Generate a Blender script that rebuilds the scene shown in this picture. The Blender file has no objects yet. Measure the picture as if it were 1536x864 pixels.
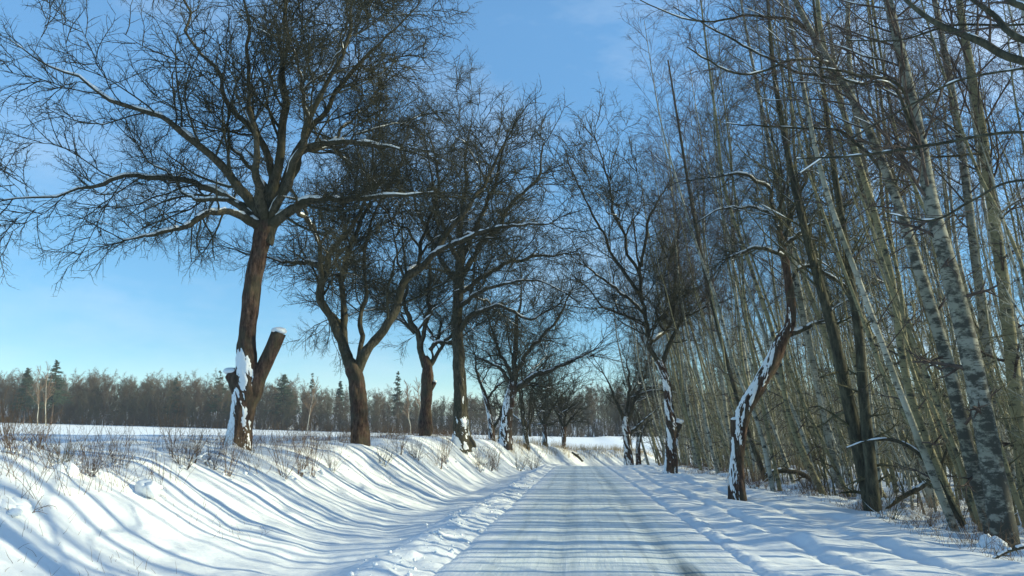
import bpy, math, random
import numpy as np

# ------------------------------------------------------------------ camera, world, sun, exposure
S = bpy.context.scene
C = S.collection
YAW = 0.079                       # camera looks 4.5 degrees left of the road
PITCH = math.atan(200/1205)
CAM = np.array([0.0, 0.0, 1.5])
cam_d = bpy.data.cameras.new('camera'); cam = bpy.data.objects.new('camera', cam_d); C.objects.link(cam)
cam.location = CAM; cam.rotation_euler = (math.pi/2+PITCH, 0, YAW)
cam_d.sensor_width = 36; cam_d.lens = 36*1205/1536; cam_d.clip_start = 0.05; cam_d.clip_end = 4000
S.camera = cam

SUN_EL, SUN_AZ = math.radians(21), math.radians(5.0)      # azimuth measured from +X towards +Y
w = bpy.data.worlds.new("World"); S.world = w; w.use_nodes = True
nt = w.node_tree; nt.nodes.clear()
out = nt.nodes.new('ShaderNodeOutputWorld'); bg = nt.nodes.new('ShaderNodeBackground')
sky = nt.nodes.new('ShaderNodeTexSky'); sky.sky_type = 'NISHITA'; sky.sun_disc = False
sky.sun_elevation = SUN_EL; sky.sun_rotation = math.pi/2-SUN_AZ
sky.altitude = 300; sky.air_density = 1.0; sky.dust_density = 0.0; sky.ozone_density = 3.0
bg.inputs['Strength'].default_value = 0.15
tc = nt.nodes.new('ShaderNodeTexCoord'); sep = nt.nodes.new('ShaderNodeSeparateXYZ')
mp = nt.nodes.new('ShaderNodeMapping'); mp.inputs['Scale'].default_value = (1.0, 1.0, 2.6)
nz = nt.nodes.new('ShaderNodeTexNoise'); nz.inputs['Scale'].default_value = 3.2; nz.inputs['Detail'].default_value = 7; nz.inputs['Roughness'].default_value = .62
nz2 = nt.nodes.new('ShaderNodeTexNoise'); nz2.inputs['Scale'].default_value = 0.9; nz2.inputs['Detail'].default_value = 2
rmp = nt.nodes.new('ShaderNodeMapRange'); rmp.inputs[1].default_value = .47; rmp.inputs[2].default_value = .76; rmp.inputs[3].default_value = 0; rmp.inputs[4].default_value = .75
# clouds gather towards the east (+X), thin wisps elsewhere
rx = nt.nodes.new('ShaderNodeMapRange'); rx.inputs[1].default_value = 0.05; rx.inputs[2].default_value = .55; rx.inputs[3].default_value = .38; rx.inputs[4].default_value = 1.0
mul = nt.nodes.new('ShaderNodeMath'); mul.operation = 'MULTIPLY'
mx = nt.nodes.new('ShaderNodeMixRGB'); mx.inputs[2].default_value = (4.6, 5.2, 5.8, 1)
L = nt.links.new
L(tc.outputs['Generated'], mp.inputs[0]); L(mp.outputs[0], nz.inputs['Vector']); L(tc.outputs['Generated'], sep.inputs[0])
L(nz.outputs['Fac'], rmp.inputs[0]); L(sep.outputs['X'], rx.inputs[0]); L(rmp.outputs[0], mul.inputs[0]); L(rx.outputs[0], mul.inputs[1])
L(mul.outputs[0], mx.inputs[0])
tint = nt.nodes.new('ShaderNodeMixRGB'); tint.blend_type = 'MULTIPLY'; tint.inputs[0].default_value = 1; tint.inputs[2].default_value = (.80, 1.0, 1.05, 1)
tint.inputs[2].default_value = (1, 1, 1, 1)
er = nt.nodes.new('ShaderNodeValToRGB'); ee = er.color_ramp.elements          # clear winter air: deepens the band near the horizon, lifts the upper sky
for i_ in range(3): ee.new(.5)
for i_, (p_, c_) in enumerate(((0.0, (.60, .82, .92)), (.09, (.48, .72, .86)), (.20, (.56, .83, .92)), (.47, (1.0, 1.31, 1.33)), (1.0, (1.15, 1.32, 1.38)))): ee[i_].position = p_; ee[i_].color = (*c_, 1)
L(sep.outputs['Z'], er.inputs[0]); L(er.outputs[0], tint.inputs[2])
L(sky.outputs[0], tint.inputs[1]); L(tint.outputs[0], mx.inputs[1])
L(mx.outputs[0], bg.inputs['Color']); L(bg.outputs[0], out.inputs[0])

sd = bpy.data.lights.new('sun', 'SUN'); sun = bpy.data.objects.new('sun', sd); C.objects.link(sun)
sd.energy = 4.9; sd.angle = math.radians(0.5); sd.color = (1.0, .955, .66)
sun.rotation_euler = (0, math.pi/2-SUN_EL, SUN_AZ)
S.view_settings.view_transform = 'Standard'; S.view_settings.look = 'None'
S.view_settings.exposure = 0.38; S.view_settings.gamma = 1.0
S.cycles.max_bounces = 5; S.cycles.diffuse_bounces = 3; S.cycles.glossy_bounces = 1; S.cycles.transmission_bounces = 1; S.cycles.volume_bounces = 1

rng = np.random.default_rng(7)
random.seed(7)

# ------------------------------------------------------------------ noise
def _h(ix, iy, s):
    n = (ix.astype(np.int64)*374761393 + iy.astype(np.int64)*668265263 + s*982451653) & 0xffffffff
    n = ((n ^ (n >> 13))*1274126177) & 0xffffffff
    return ((n ^ (n >> 16)) & 0xffff)/65535.0
def vn(x, y, s=0):
    x = np.asarray(x, float); y = np.asarray(y, float)
    ix, iy = np.floor(x), np.floor(y); fx, fy = x-ix, y-iy
    fx = fx*fx*fx*(fx*(fx*6-15)+10); fy = fy*fy*fy*(fy*(fy*6-15)+10)
    a, b, c, d = _h(ix, iy, s), _h(ix+1, iy, s), _h(ix, iy+1, s), _h(ix+1, iy+1, s)
    return (a*(1-fx)+b*fx)*(1-fy)+(c*(1-fx)+d*fx)*fy - .5
def fbm(x, y, s=0, o=3):
    r = 0; a = 1.0
    for i in range(o):
        r = r+a*vn(x, y, s+i*17); x = x*2.03+5.1; y = y*2.03+3.7; a *= .5
    return r
def ss(a, b, x):
    t = np.clip((x-a)/(b-a), 0, 1); return t*t*(3-2*t)

# ------------------------------------------------------------------ terrain
RW0, RW1 = -1.75, 2.25
def road_z(y): return -.03*y - 1.0*ss(62, 92, y) + .03*np.maximum(y-95, 0) - .0*y
def bend(y): return 15*ss(60, 108, y)                 # the road swings right beyond the crest
def ditch_x(y): return -np.interp(y, [9, 18, 33, 49, 62], [3.25, 3.75, 4.05, 3.8, 3.4])+bend(y)
_u = np.array([-9, 0, .5, 1.1, 1.7, 2.2, 2.7, 3.2, 3.8, 4.6, 99]); _b = np.array([0, 0, .03, .11, .26, .47, .72, .93, 1.06, 1.10, 1.10])/1.10
_ut = np.linspace(-1, 6, 561); _bt = np.interp(_ut, _u, _b); _k = np.hanning(51); _bt = np.convolve(np.pad(_bt, 25, mode='edge'), _k/_k.sum(), 'valid')
def bankp(u): return np.interp(u, _ut, _bt)
def height(x, y, fine=True):
    xw = np.asarray(x, float); y = np.asarray(y, float); x = xw-bend(y)
    far = np.interp(y, [-200, 0, 95, 100, 235, 330, 2000], [6, 0, -3.15, -3.2, -2.5, -2.0, 4])
    rz = np.where(y < 62, -.03*y, -1.86-.03*np.minimum(y-62, 20)-1.0*ss(62, 90, y))
    base = rz*(1-ss(70, 100, y)) + far*ss(70, 100, y)
    # left: berm, ditch, bank, field
    dx = ditch_x(y)-bend(y)
    up = np.interp(y, [0, 14, 28, 38, 50, 60, 75, 90, 104, 120, 400], [1.35, 1.42, 1.62, 1.9, 1.9, 1.9, 2.0, 1.5, .8, 0, 0])
    steep = 1+.8*ss(15, 38, y)
    left = np.where(x < RW0-.5, -.10*ss(0, 1, (RW0-.5-x)/(RW0-.5-dx)), 0)
    far_m = .8*ss(11, 28, y); uu = (dx-x+.25)
    bank = (up+.10)*(bankp((dx-x)*steep)*(1-far_m)+far_m*(.5*ss(0, 1, uu/2.9)+.5*np.clip(uu/2.9, 0, 1)))
    fieldA = np.interp(y, [-60, 0, 14, 30, 42, 60, 80, 100, 235, 2000], [1.7, 1.3, 1.02, .78, .65, .05, -1.2, -2.9, -2.6, 3])
    fieldB = np.interp(y, [-60, 14, 60, 130, 235, 2000], [0, .0, .010, .02, .0225, .0225])
    fz = fieldA + fieldB*np.clip(-xw-6, -30, 260)
    crestblend = ss(0, 1, (dx-3.6-x)/4.5)
    zl = base+left+bank
    zl = zl*(1-crestblend)+fz*crestblend
    # right: verge level with the road, then woodland floor
    vr = .05*ss(2.3, 3.2, x) - .1*ss(4, 8, x)
    zr = base+vr
    q = ss(100, 200, y)
    fzr = np.interp(y, [95, 235, 2000], [-3.1, -2.6, 3])-.0225*np.clip(xw, 0, 30)*0
    zr = zr*(1-q)+fzr*q
    z = np.where(x < 0, zl, zr)
    # hill beyond the field
    hill = ss(232, 330, y)*4.5
    z = z+hill+0
    if fine:
        near = 1-ss(60, 130, y)
        offr = 1-ss(RW0-.5, RW0, x)*(1-ss(RW1-.05, RW1+.6, x))
        z = z+offr*near*.13*fbm(x*.55, y*.5, 3, 2)
        z = z+offr*near*.085*fbm(x*1.4+y*.35, y*.75, 11, 3)
        # drifted ridges on the right verge
        rv = ss(RW1, RW1+.9, x)*(1-ss(7, 9, x))*near
        z = z+rv*.16*np.maximum(fbm(x*.8, y*.45+x*.5, 23, 3), -.15)
        wd = ss(6.2, 8, x)*near
        z = z+wd*.35*fbm(x*.8, y*.8, 31, 3)
        # rough bank lip with tussocks under snow
        lip = ss(0, 1, (dx-2.2-x)/1.0)*(1-ss(0, 1, (dx-5-x)/2.0))*near
        z = z+lip*.17*np.maximum(fbm(x*1.3, y*1.3, 41, 3), -.05)
        # snow thrown up by the plough beside the left road edge
        wob = .22*fbm(y*.5, y*0, 51, 2)
        b = np.exp(-((x-(RW0-.55+wob))/.38)**2)*near*ss(-1, 0, y)
        lump = np.maximum(fbm(x*3.6, y*3.6, 53, 3), -.25)
        z = z+b*(.09+.10*lump)+b*.055*np.abs(fbm(x*8, y*8, 57, 3))+.03*ss(RW0-1.2, RW0-.3, x)*(1-ss(RW0-.2, RW0+.1, x))*near*fbm(x*6, y*5, 58, 3)
        b2 = np.exp(-((x-(RW1+.12+.1*fbm(y*.6, y*0, 61, 2)))/.16)**2)*near
        z = z+b2*(.035+.07*fbm(x*5, y*4, 63, 2))
        # two old wheel ruts on the verge
        for k, xr in enumerate((3.35, 4.75)):
            c = xr+.035*(y-15)*0+.25*fbm(y*.06, y*0+k, 71, 1)
            z = z-.055*np.exp(-((x-c)/.12)**2)*near*ss(8, 10, y+4)+.02*np.exp(-((x-c-.25)/.12)**2)*near
    return z
def rgrid(a, b, step): return list(np.arange(a, b, step))
ys = rgrid(-60, -6, 3)+rgrid(-6, 4, .5)+rgrid(4, 26, .08)+rgrid(26, 45, .16)+rgrid(45, 75, .3)+rgrid(75, 110, .7)+rgrid(110, 260, 2.5)+rgrid(260, 420, 8)+[450, 520, 640, 800, 1100, 1500, 2200]
xs = [-1500, -1000, -700, -500, -400]+rgrid(-340, -60, 8)+rgrid(-60, -20, 1.5)+rgrid(-20, -9, .3)+rgrid(-9, -5, .1)+rgrid(-5, 5, .075)+rgrid(5, 8, .1)+rgrid(8, 20, .3)+rgrid(20, 60, 1.5)+rgrid(60, 340, 10)+[400, 600, 1000, 1500]
GX, GY = np.meshgrid(np.array(xs), np.array(ys))

TRI = [0]
def mk_mesh(name, V, Q, smooth=True, T=None):
    me = bpy.data.meshes.new(name); V = np.asarray(V, np.float32); Q = np.asarray(Q, np.int32).reshape(-1, 4)
    T = np.zeros((0, 3), np.int32) if T is None else np.asarray(T, np.int32)
    me.vertices.add(len(V)); me.vertices.foreach_set('co', V.ravel())
    L_ = np.r_[Q.ravel(), T.ravel()].astype(np.int32)
    me.loops.add(len(L_)); me.loops.foreach_set('vertex_index', L_)
    st = np.r_[np.arange(0, Q.size, 4), Q.size+np.arange(0, T.size, 3)].astype(np.int32)
    me.polygons.add(len(st)); me.polygons.foreach_set('loop_start', st)
    me.update(calc_edges=True); TRI[0] += 2*len(Q)+len(T)
    if smooth: me.polygons.foreach_set('use_smooth', np.ones(len(st), bool))
    return me
def grid_quads(ny, nx):
    i = np.arange(ny*nx).reshape(ny, nx)
    return np.stack([i[:-1, :-1].ravel(), i[:-1, 1:].ravel(), i[1:, 1:].ravel(), i[1:, :-1].ravel()], 1)
def obj(name, me, mat=None, parent=None, kind=None, loc=None):
    o = bpy.data.objects.new(name, me); C.objects.link(o)
    if mat is not None and me is not None and not me.materials: me.materials.append(mat)
    if parent is not None: o.parent = parent
    if kind: o['kind'] = kind
    if loc is not None: o.location = [float(v) for v in loc]
    return o
def thing(name, label, cat, loc, group=None):
    o = bpy.data.objects.new(name, None); C.objects.link(o); o.empty_display_size = .3
    o.location = [float(v) for v in loc]; o['label'] = label; o['category'] = cat
    if group: o['group'] = group
    return o

# ------------------------------------------------------------------ materials
def mat(name):
    m = bpy.data.materials.new(name); m.use_nodes = True
    t = m.node_tree; b = t.nodes['Principled BSDF']
    return m, t, b
def N(t, k, **kw):
    n = t.nodes.new(k)
    for a, v in kw.items():
        if a in n.inputs: n.inputs[a].default_value = v
        else: setattr(n, a, v)
    return n
def ramp(t, stops):
    r = t.nodes.new('ShaderNodeValToRGB'); e = r.color_ramp.elements
    while len(e) < len(stops): e.new(.5)
    for i, (p, c) in enumerate(stops): e[i].position = p; e[i].color = (*c, 1)
    return r
def snow_mat(name, fine=1.0, col=(.86, .88, .875)):
    m, t, b = mat(name)
    g = t.nodes.new('ShaderNodeNewGeometry')
    n1 = N(t, 'ShaderNodeTexNoise', Scale=7.0, Detail=6.0); n2 = N(t, 'ShaderNodeTexNoise', Scale=60.0, Detail=3.0)
    t.links.new(g.outputs['Position'], n1.inputs['Vector']); t.links.new(g.outputs['Position'], n2.inputs['Vector'])
    b1 = N(t, 'ShaderNodeBump', Strength=.35*fine, Distance=.05); b2 = N(t, 'ShaderNodeBump', Strength=.3*fine, Distance=.01)
    t.links.new(n1.outputs['Fac'], b1.inputs['Height']); t.links.new(n2.outputs['Fac'], b2.inputs['Height'])
    t.links.new(b1.outputs[0], b2.inputs['Normal']); t.links.new(b2.outputs[0], b.inputs['Normal'])
    r = ramp(t, [(.35, tuple(c*.97 for c in col)), (.7, col)]); t.links.new(n1.outputs['Fac'], r.inputs[0]); t.links.new(r.outputs[0], b.inputs['Base Color'])
    b.inputs['Roughness'].default_value = .75; b.inputs['Specular IOR Level'].default_value = .25
    return m
SNOW = snow_mat('snow'); SNOWC = snow_mat('snow_cap_mat', .5)

def road_mat():
    m, t, b = mat('packed_snow_road')
    g = t.nodes.new('ShaderNodeNewGeometry'); s = t.nodes.new('ShaderNodeSeparateXYZ'); t.links.new(g.outputs['Position'], s.inputs[0])
    mp = N(t, 'ShaderNodeMapping'); mp.inputs['Scale'].default_value = (3.4, .22, 1); t.links.new(g.outputs['Position'], mp.inputs[0])
    n1 = N(t, 'ShaderNodeTexNoise', Scale=3.0, Detail=8.0, Roughness=.65); t.links.new(mp.outputs[0], n1.inputs['Vector'])
    nb = N(t, 'ShaderNodeTexNoise', Scale=.35, Detail=3.0); t.links.new(g.outputs['Position'], nb.inputs['Vector'])
    # wheel tracks: two pairs of worn bands along the road, wandering slightly
    wob = N(t, 'ShaderNodeMath', operation='MULTIPLY_ADD'); wob.inputs[1].default_value = .35; t.links.new(nb.outputs['Fac'], wob.inputs[0]); t.links.new(s.outputs['X'], wob.inputs[2])
    acc = None
    for c, wd, st in ((1.45, .19, .62), (-.02, .24, .5), (1.08, .06, .45), (-.9, .07, .35), (.55, .05, .3), (2.05, .06, .3)):
        a = N(t, 'ShaderNodeMath', operation='SUBTRACT'); t.links.new(wob.outputs[0], a.inputs[0]); a.inputs[1].default_value = c
        a2 = N(t, 'ShaderNodeMath', operation='ABSOLUTE'); t.links.new(a.outputs[0], a2.inputs[0])
        r = N(t, 'ShaderNodeMapRange', interpolation_type='SMOOTHSTEP'); r.inputs[1].default_value = wd*1.5; r.inputs[2].default_value = 0; r.inputs[3].default_value = 0; r.inputs[4].default_value = st
        t.links.new(a2.outputs[0], r.inputs[0])
        if acc is None: acc = r
        else:
            x = N(t, 'ShaderNodeMath', operation='MAXIMUM'); t.links.new(acc.outputs[0], x.inputs[0]); t.links.new(r.outputs[0], x.inputs[1]); acc = x
    # break the tracks up along the road
    nl = N(t, 'ShaderNodeTexNoise', Scale=.22, Detail=4.0); t.links.new(g.outputs['Position'], nl.inputs['Vector'])
    br = N(t, 'ShaderNodeMapRange'); br.inputs[1].default_value = .35; br.inputs[2].default_value = .65; br.inputs[3].default_value = .25; br.inputs[4].default_value = 1.0
    t.links.new(nl.outputs['Fac'], br.inputs[0])
    mm = N(t, 'ShaderNodeMath', operation='MULTIPLY'); t.links.new(acc.outputs[0], mm.inputs[0]); t.links.new(br.outputs[0], mm.inputs[1])
    pv = N(t, 'ShaderNodeVectorMath', operation='SUBTRACT'); t.links.new(g.outputs['Position'], pv.inputs[0]); pv.inputs[1].default_value = (1.34, 9.9, -.3)
    ps = N(t, 'ShaderNodeVectorMath', operation='MULTIPLY'); t.links.new(pv.outputs[0], ps.inputs[0]); ps.inputs[1].default_value = (5.0, .55, 0)
    pl = N(t, 'ShaderNodeVectorMath', operation='LENGTH'); t.links.new(ps.outputs[0], pl.inputs[0])
    pr = N(t, 'ShaderNodeMapRange', interpolation_type='SMOOTHSTEP'); pr.inputs[1].default_value = 1.25; pr.inputs[2].default_value = .2; pr.inputs[3].default_value = 0; pr.inputs[4].default_value = 1.3; t.links.new(pl.outputs['Value'], pr.inputs[0])
    pm_ = N(t, 'ShaderNodeMath', operation='MAXIMUM'); t.links.new(mm.outputs[0], pm_.inputs[0]); t.links.new(pr.outputs[0], pm_.inputs[1]); mm = pm_
    r0 = ramp(t, [(.3, (.66, .71, .685)), (.5, (.75, .795, .77)), (.72, (.84, .87, .85))]); t.links.new(n1.outputs['Fac'], r0.inputs[0])
    mix = N(t, 'ShaderNodeMixRGB'); mix.inputs[2].default_value = (.20, .23, .22, 1)
    fac = N(t, 'ShaderNodeMath', operation='MULTIPLY'); t.links.new(mm.outputs[0], fac.inputs[0])
    r2 = N(t, 'ShaderNodeMapRange'); r2.inputs[1].default_value = .75; r2.inputs[2].default_value = .35; r2.inputs[3].default_value = .35; r2.inputs[4].default_value = .9
    t.links.new(n1.outputs['Fac'], r2.inputs[0]); t.links.new(r2.outputs[0], fac.inputs[1])
    t.links.new(fac.outputs[0], mix.inputs[0]); t.links.new(r0.outputs[0], mix.inputs[1]); t.links.new(mix.outputs[0], b.inputs['Base Color'])
    ex = N(t, 'ShaderNodeMath', operation='SUBTRACT'); t.links.new(s.outputs['X'], ex.inputs[0]); ex.inputs[1].default_value = .25
    ea = N(t, 'ShaderNodeMath', operation='ABSOLUTE'); t.links.new(ex.outputs[0], ea.inputs[0])
    ne = N(t, 'ShaderNodeTexNoise', Scale=2.2, Detail=6.0); t.links.new(g.outputs['Position'], ne.inputs['Vector'])
    en = N(t, 'ShaderNodeMath', operation='MULTIPLY_ADD'); en.inputs[1].default_value = 1.3; t.links.new(ne.outputs['Fac'], en.inputs[0]); t.links.new(ea.outputs[0], en.inputs[2])
    er_ = N(t, 'ShaderNodeMapRange', interpolation_type='SMOOTHSTEP'); er_.inputs[1].default_value = 2.0; er_.inputs[2].default_value = 2.45; t.links.new(en.outputs[0], er_.inputs[0])
    me_ = N(t, 'ShaderNodeMixRGB'); me_.inputs[2].default_value = (.855, .875, .87, 1); t.links.new(er_.outputs[0], me_.inputs[0]); t.links.new(mix.outputs[0], me_.inputs[1]); t.links.new(me_.outputs[0], b.inputs['Base Color'])
    n5 = N(t, 'ShaderNodeTexNoise', Scale=28.0, Detail=4.0); t.links.new(g.outputs['Position'], n5.inputs['Vector'])
    b0 = N(t, 'ShaderNodeBump', Strength=.3, Distance=.01); t.links.new(n5.outputs['Fac'], b0.inputs['Height'])
    bp = N(t, 'ShaderNodeBump', Strength=.5, Distance=.03); t.links.new(n1.outputs['Fac'], bp.inputs['Height']); t.links.new(b0.outputs[0], bp.inputs['Normal']); t.links.new(bp.outputs[0], b.inputs['Normal'])
    b.inputs['Roughness'].default_value = .6
    return m
ROAD = road_mat()

def bark_mat(name, c0, c1, c2, scale=14, vs=.25, moss=None, rough=.9, bump=.6):
    m, t, b = mat(name)
    tcn = t.nodes.new('ShaderNodeTexCoord')
    mp = N(t, 'ShaderNodeMapping'); mp.inputs['Scale'].default_value = (1, 1, vs); t.links.new(tcn.outputs['Object'], mp.inputs[0])
    n = N(t, 'ShaderNodeTexNoise', Scale=scale, Detail=7.0, Roughness=.7); t.links.new(mp.outputs[0], n.inputs['Vector'])
    r = ramp(t, [(.34, c0), (.5, c1), (.68, c2)]); t.links.new(n.outputs['Fac'], r.inputs[0])
    last = r
    if moss:
        n2 = N(t, 'ShaderNodeTexNoise', Scale=2.3, Detail=5.0, Roughness=.6); t.links.new(tcn.outputs['Object'], n2.inputs['Vector'])
        mr = N(t, 'ShaderNodeMapRange'); mr.inputs[1].default_value = .45; mr.inputs[2].default_value = .62; mr.inputs[4].default_value = .8; t.links.new(n2.outputs['Fac'], mr.inputs[0])
        mxn = N(t, 'ShaderNodeMixRGB'); mxn.inputs[2].default_value = (*moss, 1); t.links.new(mr.outputs[0], mxn.inputs[0]); t.links.new(r.outputs[0], mxn.inputs[1]); last = mxn
    t.links.new(last.outputs[0], b.inputs['Base Color'])
    if bump:
        bp = N(t, 'ShaderNodeBump', Strength=bump, Distance=.03); t.links.new(n.outputs['Fac'], bp.inputs['Height']); t.links.new(bp.outputs[0], b.inputs['Normal'])
    b.inputs['Roughness'].default_value = rough; b.inputs['Specular IOR Level'].default_value = .2
    return m
BARK = bark_mat('fruit_bark', (.02, .014, .010), (.075, .045, .032), (.17, .11, .08), 16, .28, (.07, .062, .04), bump=1.0)
BARKG = bark_mat('lichen_bark', (.022, .02, .014), (.07, .062, .042), (.14, .12, .085), 15, .35, (.055, .052, .032))
TWIG = bark_mat('fruit_twig', (.026, .026, .018), (.052, .051, .034), (.105, .102, .068), 5, 1, None, bump=0)
TWIGB = bark_mat('birch_twig', (.045, .035, .030), (.085, .066, .055), (.15, .12, .10), 5, 1, None, bump=0)
TWIGO = bark_mat('olive_twig', (.045, .042, .022), (.10, .092, .05), (.17, .155, .09), 5, 1, None, bump=0)
WEED = bark_mat('dry_weed', (.09, .05, .03), (.19, .115, .065), (.34, .24, .14), 6, 1, None, bump=0)
STRAW = bark_mat('straw', (.28, .19, .09), (.46, .34, .18), (.62, .48, .28), 6, 1, None, bump=0)
FARB = bark_mat('far_bare_wood', (.06, .044, .029), (.11, .083, .055), (.17, .132, .09), .12, 1, None, bump=0)
FARO = bark_mat('far_bare_wood_olive', (.05, .046, .03), (.095, .086, .053), (.155, .14, .088), .12, 1, None, bump=0)
CONI = bark_mat('conifer_needles', (.025, .042, .028), (.042, .066, .044), (.07, .095, .06), 1.2, 1, None, bump=0)
CUT = bark_mat('cut_wood', (.25, .15, .08), (.4, .27, .15), (.5, .36, .2), 20, 1, None)

def birch_mat(name, white=(.62, .60, .53), olive=.35, dark=.45, old=False):
    m, t, b = mat(name)
    tcn = t.nodes.new('ShaderNodeTexCoord'); oi = t.nodes.new('ShaderNodeObjectInfo')
    add = N(t, 'ShaderNodeVectorMath', operation='ADD'); t.links.new(tcn.outputs['Object'], add.inputs[0])
    sc = N(t, 'ShaderNodeVectorMath', operation='SCALE'); sc.inputs['Scale'].default_value = 40
    cb = N(t, 'ShaderNodeCombineXYZ'); t.links.new(oi.outputs['Random'], cb.inputs[0]); t.links.new(oi.outputs['Random'], cb.inputs[2]); t.links.new(cb.outputs[0], sc.inputs[0]); t.links.new(sc.outputs[0], add.inputs[1])
    mp = N(t, 'ShaderNodeMapping'); mp.inputs['Scale'].default_value = (2.2, 2.2, 14); t.links.new(add.outputs[0], mp.inputs[0])
    n = N(t, 'ShaderNodeTexNoise', Scale=1.9, Detail=4.0, Roughness=.6); t.links.new(mp.outputs[0], n.inputs['Vector'])       # horizontal scars
    mp2 = N(t, 'ShaderNodeMapping'); mp2.inputs['Scale'].default_value = (1, 1, 1.9); t.links.new(add.outputs[0], mp2.inputs[0])
    n2 = N(t, 'ShaderNodeTexNoise', Scale=3.6, Detail=8.0, Roughness=.72); t.links.new(mp2.outputs[0], n2.inputs['Vector'])   # rough dark plates
    n3 = N(t, 'ShaderNodeTexNoise', Scale=1.1, Detail=3.0); t.links.new(add.outputs[0], n3.inputs['Vector'])
    r3 = ramp(t, [(.5-olive*.5, (.15, .15, .095)), (.62, white)]); t.links.new(n3.outputs['Fac'], r3.inputs[0])
    r1 = N(t, 'ShaderNodeMapRange'); r1.inputs[1].default_value = .60; r1.inputs[2].default_value = .66; t.links.new(n.outputs['Fac'], r1.inputs[0])
    m1 = N(t, 'ShaderNodeMixRGB'); m1.inputs[2].default_value = (.03, .028, .024, 1); t.links.new(r1.outputs[0], m1.inputs[0]); t.links.new(r3.outputs[0], m1.inputs[1])
    r2 = N(t, 'ShaderNodeMapRange'); r2.inputs[1].default_value = .60-dark*.2; r2.inputs[2].default_value = .70-dark*.2; 
    if old:                                                    # rough black bark at the foot of an old birch
        sz = t.nodes.new('ShaderNodeSeparateXYZ'); t.links.new(tcn.outputs['Object'], sz.inputs[0])
        zr = N(t, 'ShaderNodeMapRange'); zr.inputs[1].default_value = .3; zr.inputs[2].default_value = 4.5; zr.inputs[3].default_value = .07; zr.inputs[4].default_value = 0; t.links.new(sz.outputs['Z'], zr.inputs[0])
        ad = N(t, 'ShaderNodeMath', operation='ADD'); t.links.new(n2.outputs['Fac'], ad.inputs[0]); t.links.new(zr.outputs[0], ad.inputs[1]); t.links.new(ad.outputs[0], r2.inputs[0])
    else: t.links.new(n2.outputs['Fac'], r2.inputs[0])
    m2 = N(t, 'ShaderNodeMixRGB'); m2.inputs[2].default_value = (.055, .055, .045, 1); t.links.new(r2.outputs[0], m2.inputs[0]); t.links.new(m1.outputs[0], m2.inputs[1])
    t.links.new(m2.outputs[0], b.inputs['Base Color'])
    bp = N(t, 'ShaderNodeBump', Strength=.4, Distance=.02); t.links.new(n2.outputs['Fac'], bp.inputs['Height']); t.links.new(bp.outputs[0], b.inputs['Normal'])
    b.inputs['Roughness'].default_value = .8; b.inputs['Specular IOR Level'].default_value = .2
    return m
BIRCH = birch_mat('birch_bark', (.42, .41, .34), .5, .45); BIRCHD = birch_mat('birch_bark_old', (.27, .27, .225), .7, .65, True); BIRCHO = birch_mat('birch_bark_algae', (.28, .25, .14), .8, .45); OLIVE = bark_mat('olive_bark', (.022, .022, .016), (.055, .053, .036), (.12, .115, .075), 9, .3)

# ------------------------------------------------------------------ ground, road
GZ = height(GX, GY)
inroad = (GX-bend(GY) > RW0) & (GX-bend(GY) < RW1) & (GY < 90)
GZ = GZ-.03*inroad
gnd = obj('snowy_ground', mk_mesh('snowy_ground', np.stack([GX, GY, GZ], -1).reshape(-1, 3), grid_quads(*GX.shape)), SNOW, kind='structure')
ry = np.array(rgrid(-40, 4, .5)+rgrid(4, 30, .12)+rgrid(30, 88, .3)); rxs = np.linspace(RW0-.12, RW1+.10, 48)
RX, RY = np.meshgrid(rxs, ry)
SX = RX+bend(RY)
edge = np.minimum(RX-(RW0-.12), (RW1+.10)-RX)
RZ = height(SX, RY, False)+.010-.05*(1-ss(0, .30, edge+.16*fbm(RX*3, RY*1.5, 91, 3)))+.008*fbm(RX*2.2, RY*.8, 93, 3)
for c, d in ((1.2, .022), (-.28, .014)): RZ = RZ-d*np.exp(-((RX-c)/.16)**2)
road = obj('road', mk_mesh('road', np.stack([SX, RY, RZ], -1).reshape(-1, 3), grid_quads(*RX.shape)), ROAD, kind='structure')

# ------------------------------------------------------------------ from the picture to the place
cy_, sy_ = math.cos(YAW), math.sin(YAW)
FH = np.array([-sy_, cy_, 0.]); RT = np.array([cy_, sy_, 0.]); UPV = np.array([0, 0, 1.])
F_ = FH*math.cos(PITCH)+UPV*math.sin(PITCH); U_ = -FH*math.sin(PITCH)+UPV*math.cos(PITCH)
def W(px, py, D):
    r = F_+RT*(px-768)/1205+U_*(432-py)/1205
    return CAM+r*(D/float(r@FH))
def PR(wpx, D): return wpx/1205*D/2
def hit(px, py):
    d = np.concatenate([np.arange(4, 60, .05), np.arange(60, 300, .3)])
    r = F_+RT*(px-768)/1205+U_*(432-py)/1205; r = r/float(r@FH)
    P = CAM+d[:, None]*r
    h = height(P[:, 0], P[:, 1], False); k = np.argmax(P[:, 2] < h)
    return float(d[k]), P[k]
def fitD(px, py, lo, hi):
    d = np.arange(lo, hi, .1); r = F_+RT*(px-768)/1205+U_*(432-py)/1205; r = r/float(r@FH); P = CAM+d[:, None]*r
    return float(d[np.argmin(np.abs(P[:, 2]-height(P[:, 0], P[:, 1])))])
def gz(x, y): return float(height(np.array([x]), np.array([y]))[0])

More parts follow.
